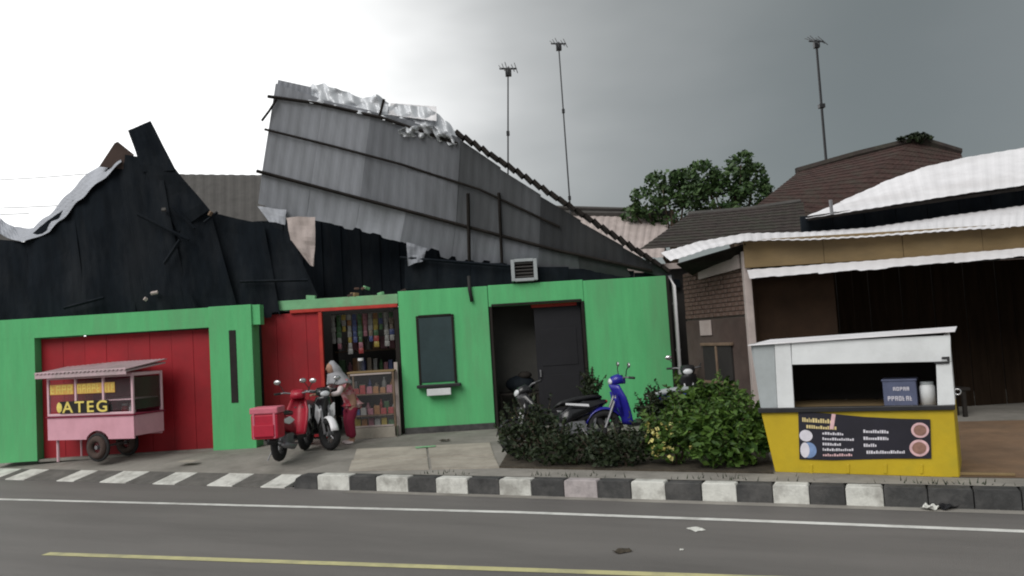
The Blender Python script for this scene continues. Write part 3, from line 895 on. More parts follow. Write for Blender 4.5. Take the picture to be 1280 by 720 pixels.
# sprouting plant on the tiled ridge
rp = thing('roof_weed', 'small dark weed sprouting on the red tiled roof ridge', 'plant', P(1140, 176, 22.4))
b = MB(); rnd = random.Random(9)
leaves(b, (.05, 0, .06), (.5, .3, .12), 160, .14, rnd, hollow=0); leaves(b, (.2, 0, .12), (.28, .2, .12), 90, .14, rnd, hollow=0)
b.build('foliage', 'leafd', rp, fix=False)
MB().tube([(0, 0, -.1), (.05, 0, .15)], .02, 5).build('stem', 'bark', rp)

def antenna(label, top, base, thick, Y, wide, seed, zbase=None):
    t_, b_ = P(*top, Y), P(*base, Y)
    z0 = .2 if zbase is None else zbase
    dirv = (b_ - t_)
    foot = t_ + dirv * ((z0 - t_.z) / dirv.z)
    a = thing('antenna_mast', label, 'antenna', foot, 0, 'antenna masts behind the houses')
    top_ = t_ - foot
    n = 5
    MB().tube([lerp(V((0, 0, 0)), top_, k / n) for k in range(n + 1)], [thick * (1 - .35 * k / n) for k in range(n + 1)], 6).build('mast', 'black', a)
    for k in (.55, .8):
        c = top_ * k
        Box('coupling', c, (thick * 3, thick * 3, .12), 'black', a)
    MB().tube([top_ + V((-wide * .45, -.1, -.06)), top_ + V((wide * .45, .1, -.02))], .025, 6).build('boom', 'black', a)
    for k in range(6):
        u = -.42 + k * .168
        c = top_ + V((wide * u, .2 * u, -.04))
        h = .16 + .05 * (k % 3)
        MB().tube([c + V((.03, -.25, -h * .7)), c + V((-.03, .25, h))], .012, 5).build('element', 'black', a)
    Box('amplifier', top_ + V((0, 0, -.14)), (.16, .14, .2), 'black', a)
    return a
antenna('short straight antenna mast rising closest to the lifted zinc roof', (635, 84), (635, 168), .028, 20.8, .5, 1)
antenna('slim slightly bent antenna mast behind the sloping zinc roof edge', (698, 53), (706, 165), .028, 23.2, .5, 2)
antenna('thick dark antenna mast rising beside the red tiled roof', (1020, 50), (1033, 205), .055, 23.2, .55, 3)
# overhead cables at the far left
for (a, b, lab) in (((-260, 198, 24), (125, 216, 18.5), 'highest thin overhead cable running down to the torn black roof'), ((-260, 222, 24), (75, 257, 17.5), 'middle thin overhead cable running down to the torn black roof'), ((-260, 226, 24), (36, 267, 17), 'lowest thin overhead cable running down to the torn black roof')):
    pa, pb = P(*a), P(*b)
    tag(MB().tube([lerp(pa, pb, k / 12) - V((0, 0, .4 * math.sin(math.pi * k / 12))) for k in range(13)], .009, 5).build('overhead_cable', 'wire'), lab, 'cable')

# ================================================================== PINK FOOD CART
CA = rad(-20)                                  # parallel to the road
cfl = P(60, 552, 14.55); cfr = P(168, 553, 13.95)
cw = (cfr.xy - cfl.xy).length
ang = math.atan2(cfr.y - cfl.y, cfr.x - cfl.x)
cart = thing('food_cart', 'pink wooden food cart with glazed case parked before the red garage doors', 'food cart', (*((cfl.xy + cfr.xy) / 2), .2), ang)
cdp = .72                                      # depth; local x along the front, y away from the road
zb0, zb1 = cfl.z - .2 + .02, P(115, 521, 14.25).z - .2
zc1 = P(115, 472, 14.25).z - .2
hw = cw / 2
bd = MB()
pf = [(-hw, zb0), (hw, zb0), (hw, zb1), (-hw, zb1)]
# front board with a wheel arch
wx, wr = .16, .27
arch = [(wx + wr * 1.12 * math.cos(t), max(zb0, .25 + wr * 1.12 * math.sin(t))) for t in [math.pi * k / 10 for k in range(11)]]
arch = [q for q in arch if q[1] > zb0 + .001]
front = [(hw, zb0), (hw, zb1), (-hw, zb1), (-hw, zb0)] + [(arch[-1][0], zb0)] + arch[::-1] + [(arch[0][0], zb0)]
body = MB().prism([(x, 0, z) for x, z in front], (0, .03, 0)).build('body', 'pink', cart)
Box('side_board', (hw - .015, cdp / 2 + .02, (zb0 + zb1) / 2 + .02), (.03, cdp - .04, zb1 - zb0 - .04), 'pink', body)
Box('side_board', (-hw + .015, cdp / 2 + .02, (zb0 + zb1) / 2 + .02), (.03, cdp - .04, zb1 - zb0 - .04), 'pink', body)
Box('back_board', (0, cdp - .015, (zb0 + zb1) / 2), (cw - .07, .03, zb1 - zb0), 'pink', body)
Box('counter_top', (0, cdp / 2, zb1 + .012), (cw + .05, cdp + .05, .024), 'maroon', cart)
pw = .045
for x in (-hw + pw / 2, -hw + cw * .34, -hw + cw * .66, hw - pw / 2):
    Box('post', (x, .02, (zb1 + zc1) / 2 + .012), (pw, .04, zc1 - zb1 - .03), 'pinkframe', cart)
for x in (-hw + pw / 2, hw - pw / 2):
    Box('post', (x, cdp - .02, (zb1 + zc1) / 2 + .012), (pw, .04, zc1 - zb1 - .03), 'pinkframe', cart)
for y in (.02, cdp - .02):
    Box('rail', (0, y, zc1 + .02), (cw, .042, .06), 'pinkframe', cart)
    Box('rail', (0, y, zb1 + .05), (cw - .01, .038, .045), 'pinkframe', cart)
for x in (-hw + .02, hw - .02):
    Box('rail', (x, cdp / 2, zc1 + .02), (.04, cdp - .09, .058), 'pinkframe', cart)
Box('back_panel', (0, cdp - .035, (zb1 + zc1) / 2), (cw - .1, .012, zc1 - zb1 - .06), 'maroon', cart)
Box('shelf', (cw * .26, cdp * .5, zb1 + (zc1 - zb1) * .40), (cw * .42, cdp - .12, .018), 'pinkframe', cart)
px_ = [-hw + pw, -hw + cw * .34, -hw + cw * .66, hw - pw]
letters = []
for i in range(3):
    a, b = px_[i] + .02, px_[i + 1] - .02
    pn = Box('pane', ((a + b) / 2, .022, (zb1 + zc1) / 2 + .03), (b - a + .0, .006, zc1 - zb1 - .13), 'clear', cart, bevel=0)
Box('pane', (hw - .02, cdp / 2, (zb1 + zc1) / 2 + .03), (.006, cdp - .1, zc1 - zb1 - .13), 'glass', cart, bevel=0)
def lettering(x0, x1, z0, z1, m, y, seed, density=5):
    """a row of worn painted capitals too blurred to read"""
    r_ = random.Random(seed)
    b = MB()
    n = density
    wd = (x1 - x0) / n
    st = min(wd * .22, .02)
    h = z1 - z0
    for k in range(n):
        xa = x0 + k * wd + wd * .1
        xb = xa + wd * .74
        kind = r_.randrange(4)
        b.box((xa + st / 2, y, (z0 + z1) / 2), (st, .003, h))
        if kind != 1: b.box((xb - st / 2, y, (z0 + z1) / 2 + (h * .2 if kind == 2 else 0)), (st, .003, h * (.6 if kind == 2 else 1)))
        if kind in (0, 2, 3): b.box(((xa + xb) / 2, y, z1 - st / 2), (xb - xa - 2 * st, .003, st))
        if kind in (0, 1, 2): b.box(((xa + xb) / 2, y, (z0 + z1) / 2), (xb - xa - 2 * st, .003, st))
        if kind in (1, 3): b.box(((xa + xb) / 2, y, z0 + st / 2), (xb - xa - 2 * st, .003, st))
    return b
zz0, zz1 = lerp(zb1, zc1, .60), lerp(zb1, zc1, .86)
for (a, b, n, sd_) in ((px_[0] + .02, px_[1] - .05, 4, 1), (px_[1] + .03, px_[2] - .03, 5, 2), (px_[2] + .03, px_[2] + .26, 3, 3)):
    bp_ = Box('letter_strip', ((a + b) / 2, .012, (zz0 + zz1) / 2), (b - a, .006, zz1 - zz0), 'gold', cart, bevel=0)
    lettering(a + .01, b - .01, zz0 + .02, zz1 - .02, 'yel', .0065, sd_, n).build('lettering', 'yel', bp_)
# lower sign: yellow capitals on a dark scalloped board
sx0, sx1 = px_[0] + .26, px_[2] + .14
sz0, sz1 = zb1 + .075, lerp(zb1, zc1, .42)
sg = Box('sign_board', ((sx0 + sx1) / 2, -.012, (sz0 + sz1) / 2), (sx1 - sx0, .012, sz1 - sz0), 'interd', cart)
MB().ell((sx0, -.014, (sz0 + sz1) / 2), (.07, .01, (sz1 - sz0) / 2 * .9), 12, 8).build('sign_roundel', 'yel', sg, smooth=True)
cu = bpy.data.curves.new('lettering', 'FONT')
cu.body = 'ATEG'
cu.size = (sz1 - sz0) * 1.3
cu.extrude = .003
cu.offset = .004
cu.space_character = 1.25
to = bpy.data.objects.new('lettering', cu)
C.objects.link(to)
to.rotation_euler = (rad(90), 0, 0)
bpy.context.view_layer.update()
dg = bpy.context.evaluated_depsgraph_get()
tm = bpy.data.meshes.new_from_object(to.evaluated_get(dg))
bpy.data.objects.remove(to)
tm.materials.clear(); tm.materials.append(M['yel'])
xs_ = [v.co.x for v in tm.vertices]; k_ = (sx1 - sx0 - .1) / (max(xs_) - min(xs_))
for v in tm.vertices: v.co.x = (v.co.x - min(xs_)) * k_; 
to = bpy.data.objects.new('lettering', tm); C.objects.link(to); to.parent = sg
to.location = (sx0 + .07, -.023, sz0 + .015); to.rotation_euler = (rad(90), 0, 0)
# roof
rr_ = MB().prism([(-hw - .07, -.16, zc1 + .07), (hw + .03, -.16, zc1 + .07), (hw + .03, cdp + .06, zc1 + .17), (-hw - .07, cdp + .1, zc1 + .17)], (0, 0, .03)).build('roof', 'cartroof', cart, bevel=.006)
Box('fascia', (-.02, -.17, zc1 + .085), (cw + .11, .02, .115), 'cartroof', rr_)
corr('roof_sheet', (-hw - .08, -.2, zc1 + .115), (hw + .05, -.2, zc1 + .115), (-hw - .08, cdp + .12, zc1 + .25), (hw + .05, cdp + .08, zc1 + .25), 'cartroof', rr_, pitch=.09, amp=.01, nv=2)
# wheels
for y in (-.005, cdp - .06):
    wh = MB().ring((wx, y + .02, .255), (0, 1, 0), .225, .03, 28, 8).build('wheel', 'rubber', cart, smooth=True)
    MB().ring((wx, y + .02, .255), (0, 1, 0), .195, .014, 24, 6).build('rim', 'steel', wh, smooth=True)
    hb = MB(); hb.tube([(wx, y - .03, .255), (wx, y + .07, .255)], .035, 10)
    for k in range(12):
        a = 2 * math.pi * k / 12
        hb.tube([(wx, y + .02, .255), (wx + .19 * math.cos(a), y + .02, .255 + .19 * math.sin(a))], .004, 4)
    hb.build('hub', 'steel', wh)
    MB().ring((wx, y - .002, .255), (0, 1, 0), .15, .06, 20, 6).build('wheel_disc', 'plaster', wh, smooth=True)
MB().tube([(wx, 0, .255), (wx, cdp - .04, .255)], .02, 8).build('axle', 'steel', cart)
MB().tube([(-hw + .12, .1, zb0 + .02), (-hw + .12, .1, 0)], .025, 6).build('prop_leg', 'pinkframe', cart)
MB().tube([(-hw + .12, cdp - .1, zb0 + .02), (-hw + .12, cdp - .1, 0)], .025, 6).build('prop_leg', 'pinkframe', cart)
# things in the glazed case
for k, (x, y, r, h, m) in enumerate(((px_[0] + .1, .35, .08, .22, 'redpaint'), (px_[0] + .3, .4, .07, .18, 'tan'), (.0, .4, .09, .2, 'bamboo'), (px_[2] + .12, .38, .07, .16, 'redpaint'), (px_[2] + .3, .36, .06, .17, 'whitepaint'))):
    c = cart.matrix_world
    wp = Matrix.Translation(cart.location) @ Matrix.Rotation(ang, 4, 'Z') @ V((x, y, zb1 + .024))
    j = thing('food_jar', ['red lidded jar inside the pink cart case, at its closed end', 'tan jar beside the red lidded jar in the pink cart case', 'brown jar behind the yellow lettered board of the pink cart', 'red jar below the shelf of the pink cart case', 'white jar below the shelf of the pink cart case'][k], 'jar', wp, 0)
    MB().tube([(0, 0, 0), (0, 0, h * .6), (0, 0, h * .8)], [r, r, r * .7], 12).build('jar_body', m, j, smooth=True)
    MB().tube([(0, 0, h * .8), (0, 0, h)], r * .75, 12).build('lid', 'whitepaint', j)

# ================================================================== MOTORBIKES
def bike(label, loc, heading, colors, box=False, rack=False, steer=0, mirrors=True):
    """local x = forward, rear wheel contact at the origin"""
    body, accent, seatm = colors
    t = thing('motorbike', label, 'motorbike', loc, heading)
    WB, R = 1.22, .215
    def wheel(x, a=0):
        ax = (math.sin(a), math.cos(a), 0)
        w_ = MB().ring((x, 0, R + .065), ax, R, .062, 30, 8).build('wheel', 'rubber', t, smooth=True)
        rm = MB().ring((x, 0, R + .065), ax, R - .045, .016, 26, 6).build('rim', 'steel', w_, smooth=True)
        h = MB(); A = V(ax)
        c = V((x, 0, R + .065))
        h.tube([c - A * .06, c + A * .06], .04, 10)
        s = V((0, 0, 1)).cross(A)
        for k in range(5):
            an = 2 * math.pi * k / 5
            d = s * math.cos(an) + V((0, 0, 1)) * math.sin(an)
            h.tube([c, c + d * (R - .05)], .014, 5)
        h.build('hub', 'steel', w_)
        return w_
    wheel(0); wheel(WB, steer)
    # tail body: a tapering shell from the seat to the tail lamp
    def shell(name, secs, m, par=t, n=12, sm=True):
        b = MB(); vs = []; fs = []
        for i, (x, z, hw_, hh) in enumerate(secs):
            for k in range(n):
                a = 2 * math.pi * k / n
                ca, sa = math.cos(a), math.sin(a)
                q = (abs(ca) ** .6) * (1 if ca > 0 else -1), (abs(sa) ** .6) * (1 if sa > 0 else -1)
                vs.append((x, hw_ * q[0], z + hh * q[1]))
        for i in range(len(secs) - 1):
            for k in range(n):
                fs.append((i * n + k, i * n + (k + 1) % n, (i + 1) * n + (k + 1) % n, (i + 1) * n + k))
        fs.append(list(range(n))); fs.append([(len(secs) - 1) * n + k for k in range(n)])
        return b.add(vs, fs).build(name, m, par, smooth=sm)
    tail = shell('tail_body', [(-.36, .70, .05, .03), (-.25, .67, .10, .07), (0, .62, .14, .11), (.3, .56, .14, .13), (.48, .45, .12, .12)], body)
    for s in (-1, 1):
        MB().prism([(-.30, s * .135, .66), (.05, s * .15, .58), (.30, s * .15, .62), (.10, s * .15, .70)], (0, s * .015, 0)).build('side_panel', accent, tail)
    shell('seat', [(-.28, .765, .09, .025), (-.1, .775, .13, .04), (.18, .755, .135, .045), (.42, .73, .10, .035), (.50, .70, .07, .02)], seatm)
    MB().prism([(.40, -.15, .30), (.82, -.17, .27), (.82, .17, .27), (.40, .15, .30)], (0, 0, .06)).build('footboard', 'black', t)
    ls = MB(); n_ = 8
    prof = [(.80, .30, .16), (.84, .50, .19), (.90, .72, .20), (.98, .92, .13)]
    def lsf(u, v):
        k = v * 3; i = min(2, int(k)); f = k - i
        x, z, h = (lerp(prof[i][q], prof[i + 1][q], f) for q in range(3))
        y = (u * 2 - 1) * h
        return V((x + .13 * (1 - (u * 2 - 1) ** 2), y, z))
    ls.grid(lsf, 10, 9).build('leg_shield', body, t, smooth=True, solid=.03, fix=False)
    for s in (-1, 1):
        MB().prism([(.93, s * .10, .44), (.98, s * .17, .58), (1.02, s * .16, .80), (1.00, s * .10, .74), (.99, s * .07, .58)], (.035, s * .012, 0)).build('fairing_panel', accent, t)
        MB().prism([(1.02, s * .03, .50), (1.01, s * .13, .68), (1.03, s * .08, .72)], (.035, 0, 0)).build('fairing_panel', accent, t)
    fk = MB()
    for s in (-1, 1):
        fk.tube([(WB, s * .08, R + .065), (1.0, s * .07, .78)], .022, 6)
    fk.build('fork', 'steel', t)
    fd = MB()
    def fdf(u, v):
        a = lerp(rad(15), rad(150), u)
        q = (v * 2 - 1)
        return V((WB + math.cos(a) * (R + .09 - .02 * q * q), q * .065, R + .065 + math.sin(a) * (R + .09 - .03 * q * q)))
    fd.grid(fdf, 12, 4).build('front_mudguard', accent, t, smooth=True, solid=.008, fix=False)
    rf = MB()
    def rff(u, v):
        a = lerp(rad(60), rad(175), u); q = v * 2 - 1
        return V((math.cos(a) * (R + .1), q * .075, R + .065 + math.sin(a) * (R + .1)))
    rf.grid(rff, 10, 3).build('rear_mudguard', 'black', t, smooth=True, solid=.008, fix=False)
    hd = shell('headset', [(.86, .97, .10, .05), (.95, 1.0, .13, .08), (1.04, .98, .11, .07), (1.09, .96, .06, .04)], body)
    MB().ell((1.075, 0, .965), (.035, .085, .052), 12, 8).build('headlight', 'lens', hd, smooth=True)
    hb = MB().tube([(.80, -.34, 1.02), (.88, -.2, 1.03), (.92, 0, 1.0), (.88, .2, 1.03), (.80, .34, 1.02)], .014, 8).build('handlebar', 'steel', t, smooth=True)
    for s in (-1, 1):
        MB().tube([(.79, s * .35, 1.02), (.845, s * .26, 1.025)], .02, 8).build('grip', 'black', hb)
        if mirrors:
            mr_ = MB().tube([(.88, s * .2, 1.03), (.88, s * .26, 1.14), (.86, s * .30, 1.19)], .008, 6).build('mirror_stalk', 'black', hb)
            MB().ell((.855, s * .31, 1.215), (.02, .062, .042), 12, 8).build('mirror', 'chrome', mr_, smooth=True)
    MB().ell((-.365, 0, .70), (.03, .06, .03), 10, 6).build('tail_light', 'redpaint', t, smooth=True)
    Box('number_plate', (-.37, 0, .53), (.012, .2, .1), 'black', t)
    eng = MB(); eng.box((.28, 0, .32), (.36, .2, .2)); eng.tube([(.32, 0, .34), (.6, 0, .36)], .085, 10)
    eng.build('engine', 'steel', t, bevel=.02)
    ex = MB().tube([(.35, -.16, .24), (.1, -.19, .22), (-.32, -.20, .30)], [.022, .05, .045], 10).build('exhaust', 'steel', t, smooth=True)
    MB().tube([(.2, .13, .28), (.15, .26, .0)], .012, 6).build('side_stand', 'steel', t)
    MB().tube([(-.2, 0, .6), (0, .1, R + .065)], .022, 6).build('rear_shock', 'steel', t)
    return t
bk = bike('red motorbike with white side panels carrying a delivery box before the red shop door', (*G(350, 577, .2).xy, .2), rad(86), ('redpaint', 'whitepaint', 'black'))
# delivery box strapped on its rear seat
bx_ = thing('delivery_box', 'red fabric delivery box with pink lid behind the red motorbike seat', 'box', bk.location + Matrix.Rotation(rad(88), 3, 'Z') @ V((-.48, 0, .81)), rad(86))
bx_.location.z = bk.location.z + .43
Box('box_body', (0, 0, .19), (.32, .42, .38), 'boxred', bx_, bevel=.03)
Box('lid', (0, 0, .43), (.34, .44, .10), 'boxpink', bx_, bevel=.02)
Box('front_pocket', (-.172, 0, .13), (.03, .32, .18), 'boxred', bx_, bevel=.01)
for s in (-.16, .16):
    Box('strap', (-.162, s, .2), (.012, .035, .38), 'boxpink', bx_)
hat = thing('motorbike_helmet', 'red and pink helmet hung beside the red delivery box', 'helmet', bk.location + V((-.30, .25, .62)))
MB().ell((0, 0, .13), (.13, .15, .125), 14, 10).build('shell', 'boxpink', hat, smooth=True)
MB().ell((-.02, -.06, .12), (.10, .11, .06), 12, 8).build('visor', 'glass', hat, smooth=True)
fwp = G(413, 563, .2)
hB = rad(-58)
dB = V((math.cos(hB), math.sin(hB), 0))
bike('white and black motorbike facing the road beside the woman in maroon', (*(fwp - dB * 1.22).xy, .2), hB, ('blackpaint', 'whitepaint', 'black'), steer=-.3)
h3 = rad(202)
cbk = bike('black motorbike with silver stripe leaning among the dark shrubs before the doorway', (*G(744, 560, .2).xy, .2), h3, ('blackpaint', 'black', 'black'), mirrors=False)
cbk.rotation_euler = (rad(22), 0, h3)
MB().prism([(.02, .168, .60), (.40, .168, .66), (.40, .168, .69), (.02, .168, .64)], (0, .006, 0)).build('silver_stripe', 'whitepaint', cbk)
MB().prism([(.02, -.168, .60), (.40, -.168, .66), (.40, -.168, .69), (.02, -.168, .64)], (0, -.006, 0)).build('silver_stripe', 'whitepaint', cbk)
bike('blue motorbike parked against the green wall behind the shrubs', (*G(852, 549, .2).xy, .2), rad(188), ('bluepaint', 'bluepaint', 'grey'))
bike('dark motorbike half hidden by shrubs between the two houses', (*(G(872, 534, .2) + V((.08, 1.0, 0))).xy, .2), rad(-100), ('black', 'black', 'black'))

# ================================================================== PERSON
def skin_mesh(name, chains, m, parent, sub=2):
    """chains of (point, radius) sharing points by position; the first point is the root"""
    idx, vs, rr, es = {}, [], [], []
    for ch in chains:
        pr = None
        for p, r in ch:
            key = tuple(round(c, 4) for c in p)
            if key not in idx:
                idx[key] = len(vs); vs.append(p); rr.append(r)
            i = idx[key]
            if pr is not None: es.append((pr, i))
            pr = i
    me = bpy.data.meshes.new(name)
    me.from_pydata(vs, es, [])
    me.materials.append(M[m])
    o = bpy.data.objects.new(name, me)
    C.objects.link(o); o.parent = parent
    o.modifiers.new('skin', 'SKIN')
    if not me.skin_vertices:
        bpy.context.view_layer.objects.active = o
        bpy.ops.object.modifier_add(type='SKIN')
    for k, sv_ in enumerate(me.skin_vertices[0].data):
        r = rr[k]
        sv_.radius = (r, r) if not isinstance(r, tuple) else r
        sv_.use_root = k == 0
    md = o.modifiers.new('sub', 'SUBSURF'); md.levels = sub; md.render_levels = sub
    for md in o.modifiers:
        if md.type == 'SKIN': md.use_smooth_shade = True
    return o
pb = G(436, 552, .2)
per = thing('person', 'person in maroon trousers and grey headscarf leaning over the white motorbike', 'person', (pb.x + .1, pb.y - .30, .2))
# local: facing -x and -y (towards the bike bars); leaning forward from the hips
fd_ = V((-.70, -.60, 0)).normalized(); sd_ = V((fd_.y, -fd_.x, 0)) * -1
def L3(f, s, z): return tuple(fd_ * f + sd_ * s + V((0, 0, z)))
hip = L3(-.05, 0, .80)
chest = L3(.17, 0, 1.10); neck = L3(.25, 0, 1.24); head = L3(.30, 0, 1.34)
chB = [[(hip, .12), (L3(.04, 0, .94), .105), (chest, .115), (neck, .05), (head, .07)]]
for s in (-1, 1):
    chB.append([(hip, .12), (L3(-.05, s * .09, .74), .085), (L3(.02 + .03 * s, s * .10, .44), .058), (L3(-.03 + .03 * s, s * .10, .10), .036), (L3(-.02 + .03 * s, s * .10, .04), .036), (L3(.10 + .03 * s, s * .11, .03), .030)])
    sh = L3(.19, s * .17, 1.13)
    el = L3(.32, s * .24, .93); wr_ = L3(.50, s * .22, .93)
    chB.append([(chest, .115), (sh, .055), (el, .038), (wr_, .024), (L3(.56, s * .215, .93), .026)])
body_ = skin_mesh('body', chB, 'skin', per)
for s in (-1, 1):
    hd_ = [[(L3(.54, s * .215, .93), .024), (L3(.585, s * .215, .93), .026)]]
    for k in range(4):
        o_ = (k - 1.5) * .019
        l_ = (.060, .070, .066, .05)[k]
        hd_.append([(L3(.585, s * .215, .93), .026), (L3(.605, s * .215 + o_, .937), .009), (L3(.605 + l_ * .5, s * .215 + o_, .935), .008), (L3(.605 + l_ * .6, s * .215 + o_, .905), .007)])
    hd_.append([(L3(.54, s * .215, .93), .024), (L3(.57, s * (.215 - .035), .925), .010), (L3(.60, s * (.215 - .045), .915), .008)])
    skin_mesh('hand', hd_, 'skin', body_, 1)
# face
MB().ell(L3(.335, 0, 1.385), (.078, .078, .105), 16, 12).build('face', 'skin', body_, smooth=True)
MB().ell(L3(.415, 0, 1.375), (.014, .014, .022), 8, 6).build('nose', 'skin', body_, smooth=True)
for s in (-1, 1):
    MB().ell(L3(.402, s * .03, 1.395), (.010, .010, .007), 8, 6).build('eye', 'black', body_, smooth=True)
MB().ell(L3(.403, 0, 1.335), (.012, .02, .006), 8, 6).build('mouth', 'maroon', body_, smooth=True)
# clothes
chT = [[(L3(-.05, 0, .82), .135), (L3(.03, 0, .95), .135), (L3(.13, 0, 1.05), .135), (L3(.20, 0, 1.15), .12)]]
for s in (-1, 1):
    chT.append([(L3(.20, 0, 1.15), .12), (L3(.19, s * .17, 1.13), .075), (L3(.25, s * .205, 1.03), .062)])
chT.append([(L3(-.05, 0, .82), .135), (L3(-.07, 0, .70), .16), (L3(-.07, 0, .60), .17)])
skin_mesh('tunic', chT, 'patt', per)
for s in (-1, 1):
    skin_mesh('sleeve', [[(L3(.235, s * .195, 1.06), .06), (L3(.32, s * .24, .94), .052), (L3(.48, s * .222, .932), .040)]], 'sleeve', per)
chP = [[(L3(-.05, 0, .74), .14), (L3(-.05, 0, .64), .12)]]
for s in (-1, 1):
    chP.append([(L3(-.05, 0, .74), .14), (L3(-.04, s * .09, .62), .10), (L3(.02 + .03 * s, s * .10, .42), .085), (L3(-.02 + .03 * s, s * .10, .10), .075)])
skin_mesh('trousers', chP, 'maroon', per)
sc_ = MB()
def scf(u, v):
    a = u * 2 * math.pi
    # hood over the crown widening to the shoulders, open at the face
    zc = lerp(1.515, 1.10, v)
    rr_ = .02 + .105 * math.sin(min(1, v * 2.4) * math.pi / 2) + max(0, v - .5) * .17
    fo = lerp(.30, .17, max(0, v - .2) / .8)
    face = math.cos(a)
    if .15 < v < .55 and face > .55:
        rr_ *= .55
    return V(L3(fo + math.cos(a) * rr_, math.sin(a) * rr_ * (1 + .5 * max(0, v - .5)), zc + .012 * math.sin(a * 5) * v))
sc_.grid(scf, 28, 14).build('headscarf', 'scarf', per, smooth=True, solid=.01, fix=False)
for s in (-1, 1):
    MB().ell(L3(.06 + .03 * s, s * .105, .028), (.085, .085, .030), 12, 8).build('shoe', 'sleeve', per, smooth=True)

# ================================================================== SHOP INTERIOR
sh = thing('shop_shelf', 'tall dark wooden shelf rack inside the open shop front', 'shelf', (-3.0, YM + 1.55, .2))
for x in (-.85, .85):
    Box('upright', (x, 0, 1.2), (.05, .3, 2.4), 'darkw', sh)
levels = [.3, .75, 1.2, 1.65, 2.1]
for z in levels:
    Box('shelf_board', (0, 0, z), (1.64, .3, .03), 'wood', sh)
rnd = random.Random(21)
cols = {}
for i, c in enumerate(((.5, .05, .05), (.55, .42, .06), (.08, .22, .08), (.5, .5, .48), (.08, .12, .35), (.45, .2, .06), (.4, .32, .24), (.52, .2, .26))):
    cols[i] = mat('packet_colour_%d' % i, [q * .55 + .02 for q in c], .4, var=.3, scale=25, bump=0)
gname = ['red', 'yellow', 'green', 'white', 'blue', 'orange', 'beige', 'pink']
shelfn = ['bottom', 'second lowest', 'middle', 'second highest', 'top']
for li, z in enumerate(levels):
    x = -.78
    while x < .76:
        wdt = rnd.uniform(.08, .15); h = rnd.uniform(.16, .32); ci = rnd.randrange(8)
        b = MB()
        kd = rnd.random()
        if kd < .5:
            b.tube([(0, 0, 0), (0, 0, h * .62), (0, 0, h * .8), (0, 0, h)], [wdt * .42, wdt * .42, wdt * .2, wdt * .18], 10)
            nm, ct = 'bottle', 'bottle'
        else:
            b.prism([(-wdt / 2, -.06, 0), (wdt / 2, -.06, 0), (wdt / 2 * .94, -.06, h), (-wdt / 2 * .94, -.06, h)], (0, .12, 0))
            nm, ct = 'carton', 'carton'
        oo = b.build(nm, cols[ci], smooth=False, bevel=.006)
        oo.location = (-3.0 + x + wdt / 2, YM + 1.52, .2 + z + .016)
        tag(oo, f'{gname[ci]} {nm} on the {shelfn[li]} board of the shop shelf rack', ct, f'{gname[ci]} {nm} goods on the {shelfn[li]} board of the shop shelf rack')
        x += wdt + rnd.uniform(.01, .04)
# hanging strips of packets behind the lintel
MB_ = MB().tube([(-3.72, YM + .62, 2.62), (-2.32, YM + .62, 2.62)], .012, 6).build('hanging_rod', 'steel')
tag(MB_, 'thin steel rod under the shop lintel holding packet strips', 'rod')
for k in range(13):
    x = -3.66 + k * .107
    ci = [3, 2, 1, 3, 4, 2, 7, 3, 1, 2, 3, 6, 2][k]
    t = thing('packet_strip', f'strip of {gname[ci]} packets hanging from the rod in the shop front', 'packets', (x, YM + .62, 2.6), 0, f'strips of {gname[ci]} packets in the shop front')
    MB().tube([(0, 0, 0), (0, 0, .025)], .004, 5).build('string', 'steel', t)
    for q in range(rnd.randrange(3, 8)):
        wq = rnd.uniform(.06, .095)
        def pf_(u, v, q=q, wq=wq):
            return V(((u - .5) * wq, -.012 * math.sin(u * 3.14) * math.sin(v * 3.14) + q * .003, -q * .115 - v * .105))
        MB().grid(pf_, 4, 4).build('packet', cols[ci] if rnd.random() < .8 else cols[rnd.randrange(8)], t, solid=.012, fix=False)
# glazed counter
cn = thing('shop_counter', 'glazed wooden shop counter with pale frame in the open shop front', 'counter', (-2.78, YM - .12, .2))
cwid = .84
for x in (-cwid / 2, cwid / 2):
    for y in (-.2, .2):
        Box('post', (x, y, .62), (.04, .04, 1.22), 'wood', cn)
Box('top', (0, 0, 1.25), (cwid + .06, .46, .035), 'tan', cn)
Box('base', (0, 0, .10), (cwid + .04, .44, .20), 'apron', cn)
for z in (.42, .82):
    Box('shelf', (0, 0, z), (cwid - .05, .36, .02), 'wood', cn)
Box('pane', (0, -.21, .72), (cwid - .05, .006, .98), 'clear', cn, bevel=0)
for z in (.225, 1.21):
    Box('rail', (0, -.214, z), (cwid - .05, .02, .035), 'pale', cn)
for li, z in enumerate((.212, .432, .832)):
    for k in range(6):
        ci = rnd.randrange(8)
        h = rnd.uniform(.1, .17)
        oo = MB().prism([(-.055, -.05, 0), (.055, -.05, 0), (.05, -.04, h), (-.05, -.04, h)], (0, .09, 0)).build('carton', cols[ci], bevel=.006)
        oo.location = (-2.78 - .32 + k * .128, YM - .12 + rnd.uniform(-.08, .0), .2 + z + (.0 if li == 0 else 0))
        lv = ['floor', 'lower shelf', 'upper shelf'][li]
        tag(oo, f'{gname[ci]} packet on the {lv} inside the glazed shop counter', 'packet', f'{gname[ci]} packets on the {lv} of the glazed counter')
Box('_post', (-2.33, YM - .1, .9), (.07, .07, 1.4), 'pale', None)
po = bpy.data.objects['_post']; po.name = 'wooden_post'; tag(po, 'pale upright wooden post at the end of the glazed counter', 'post')
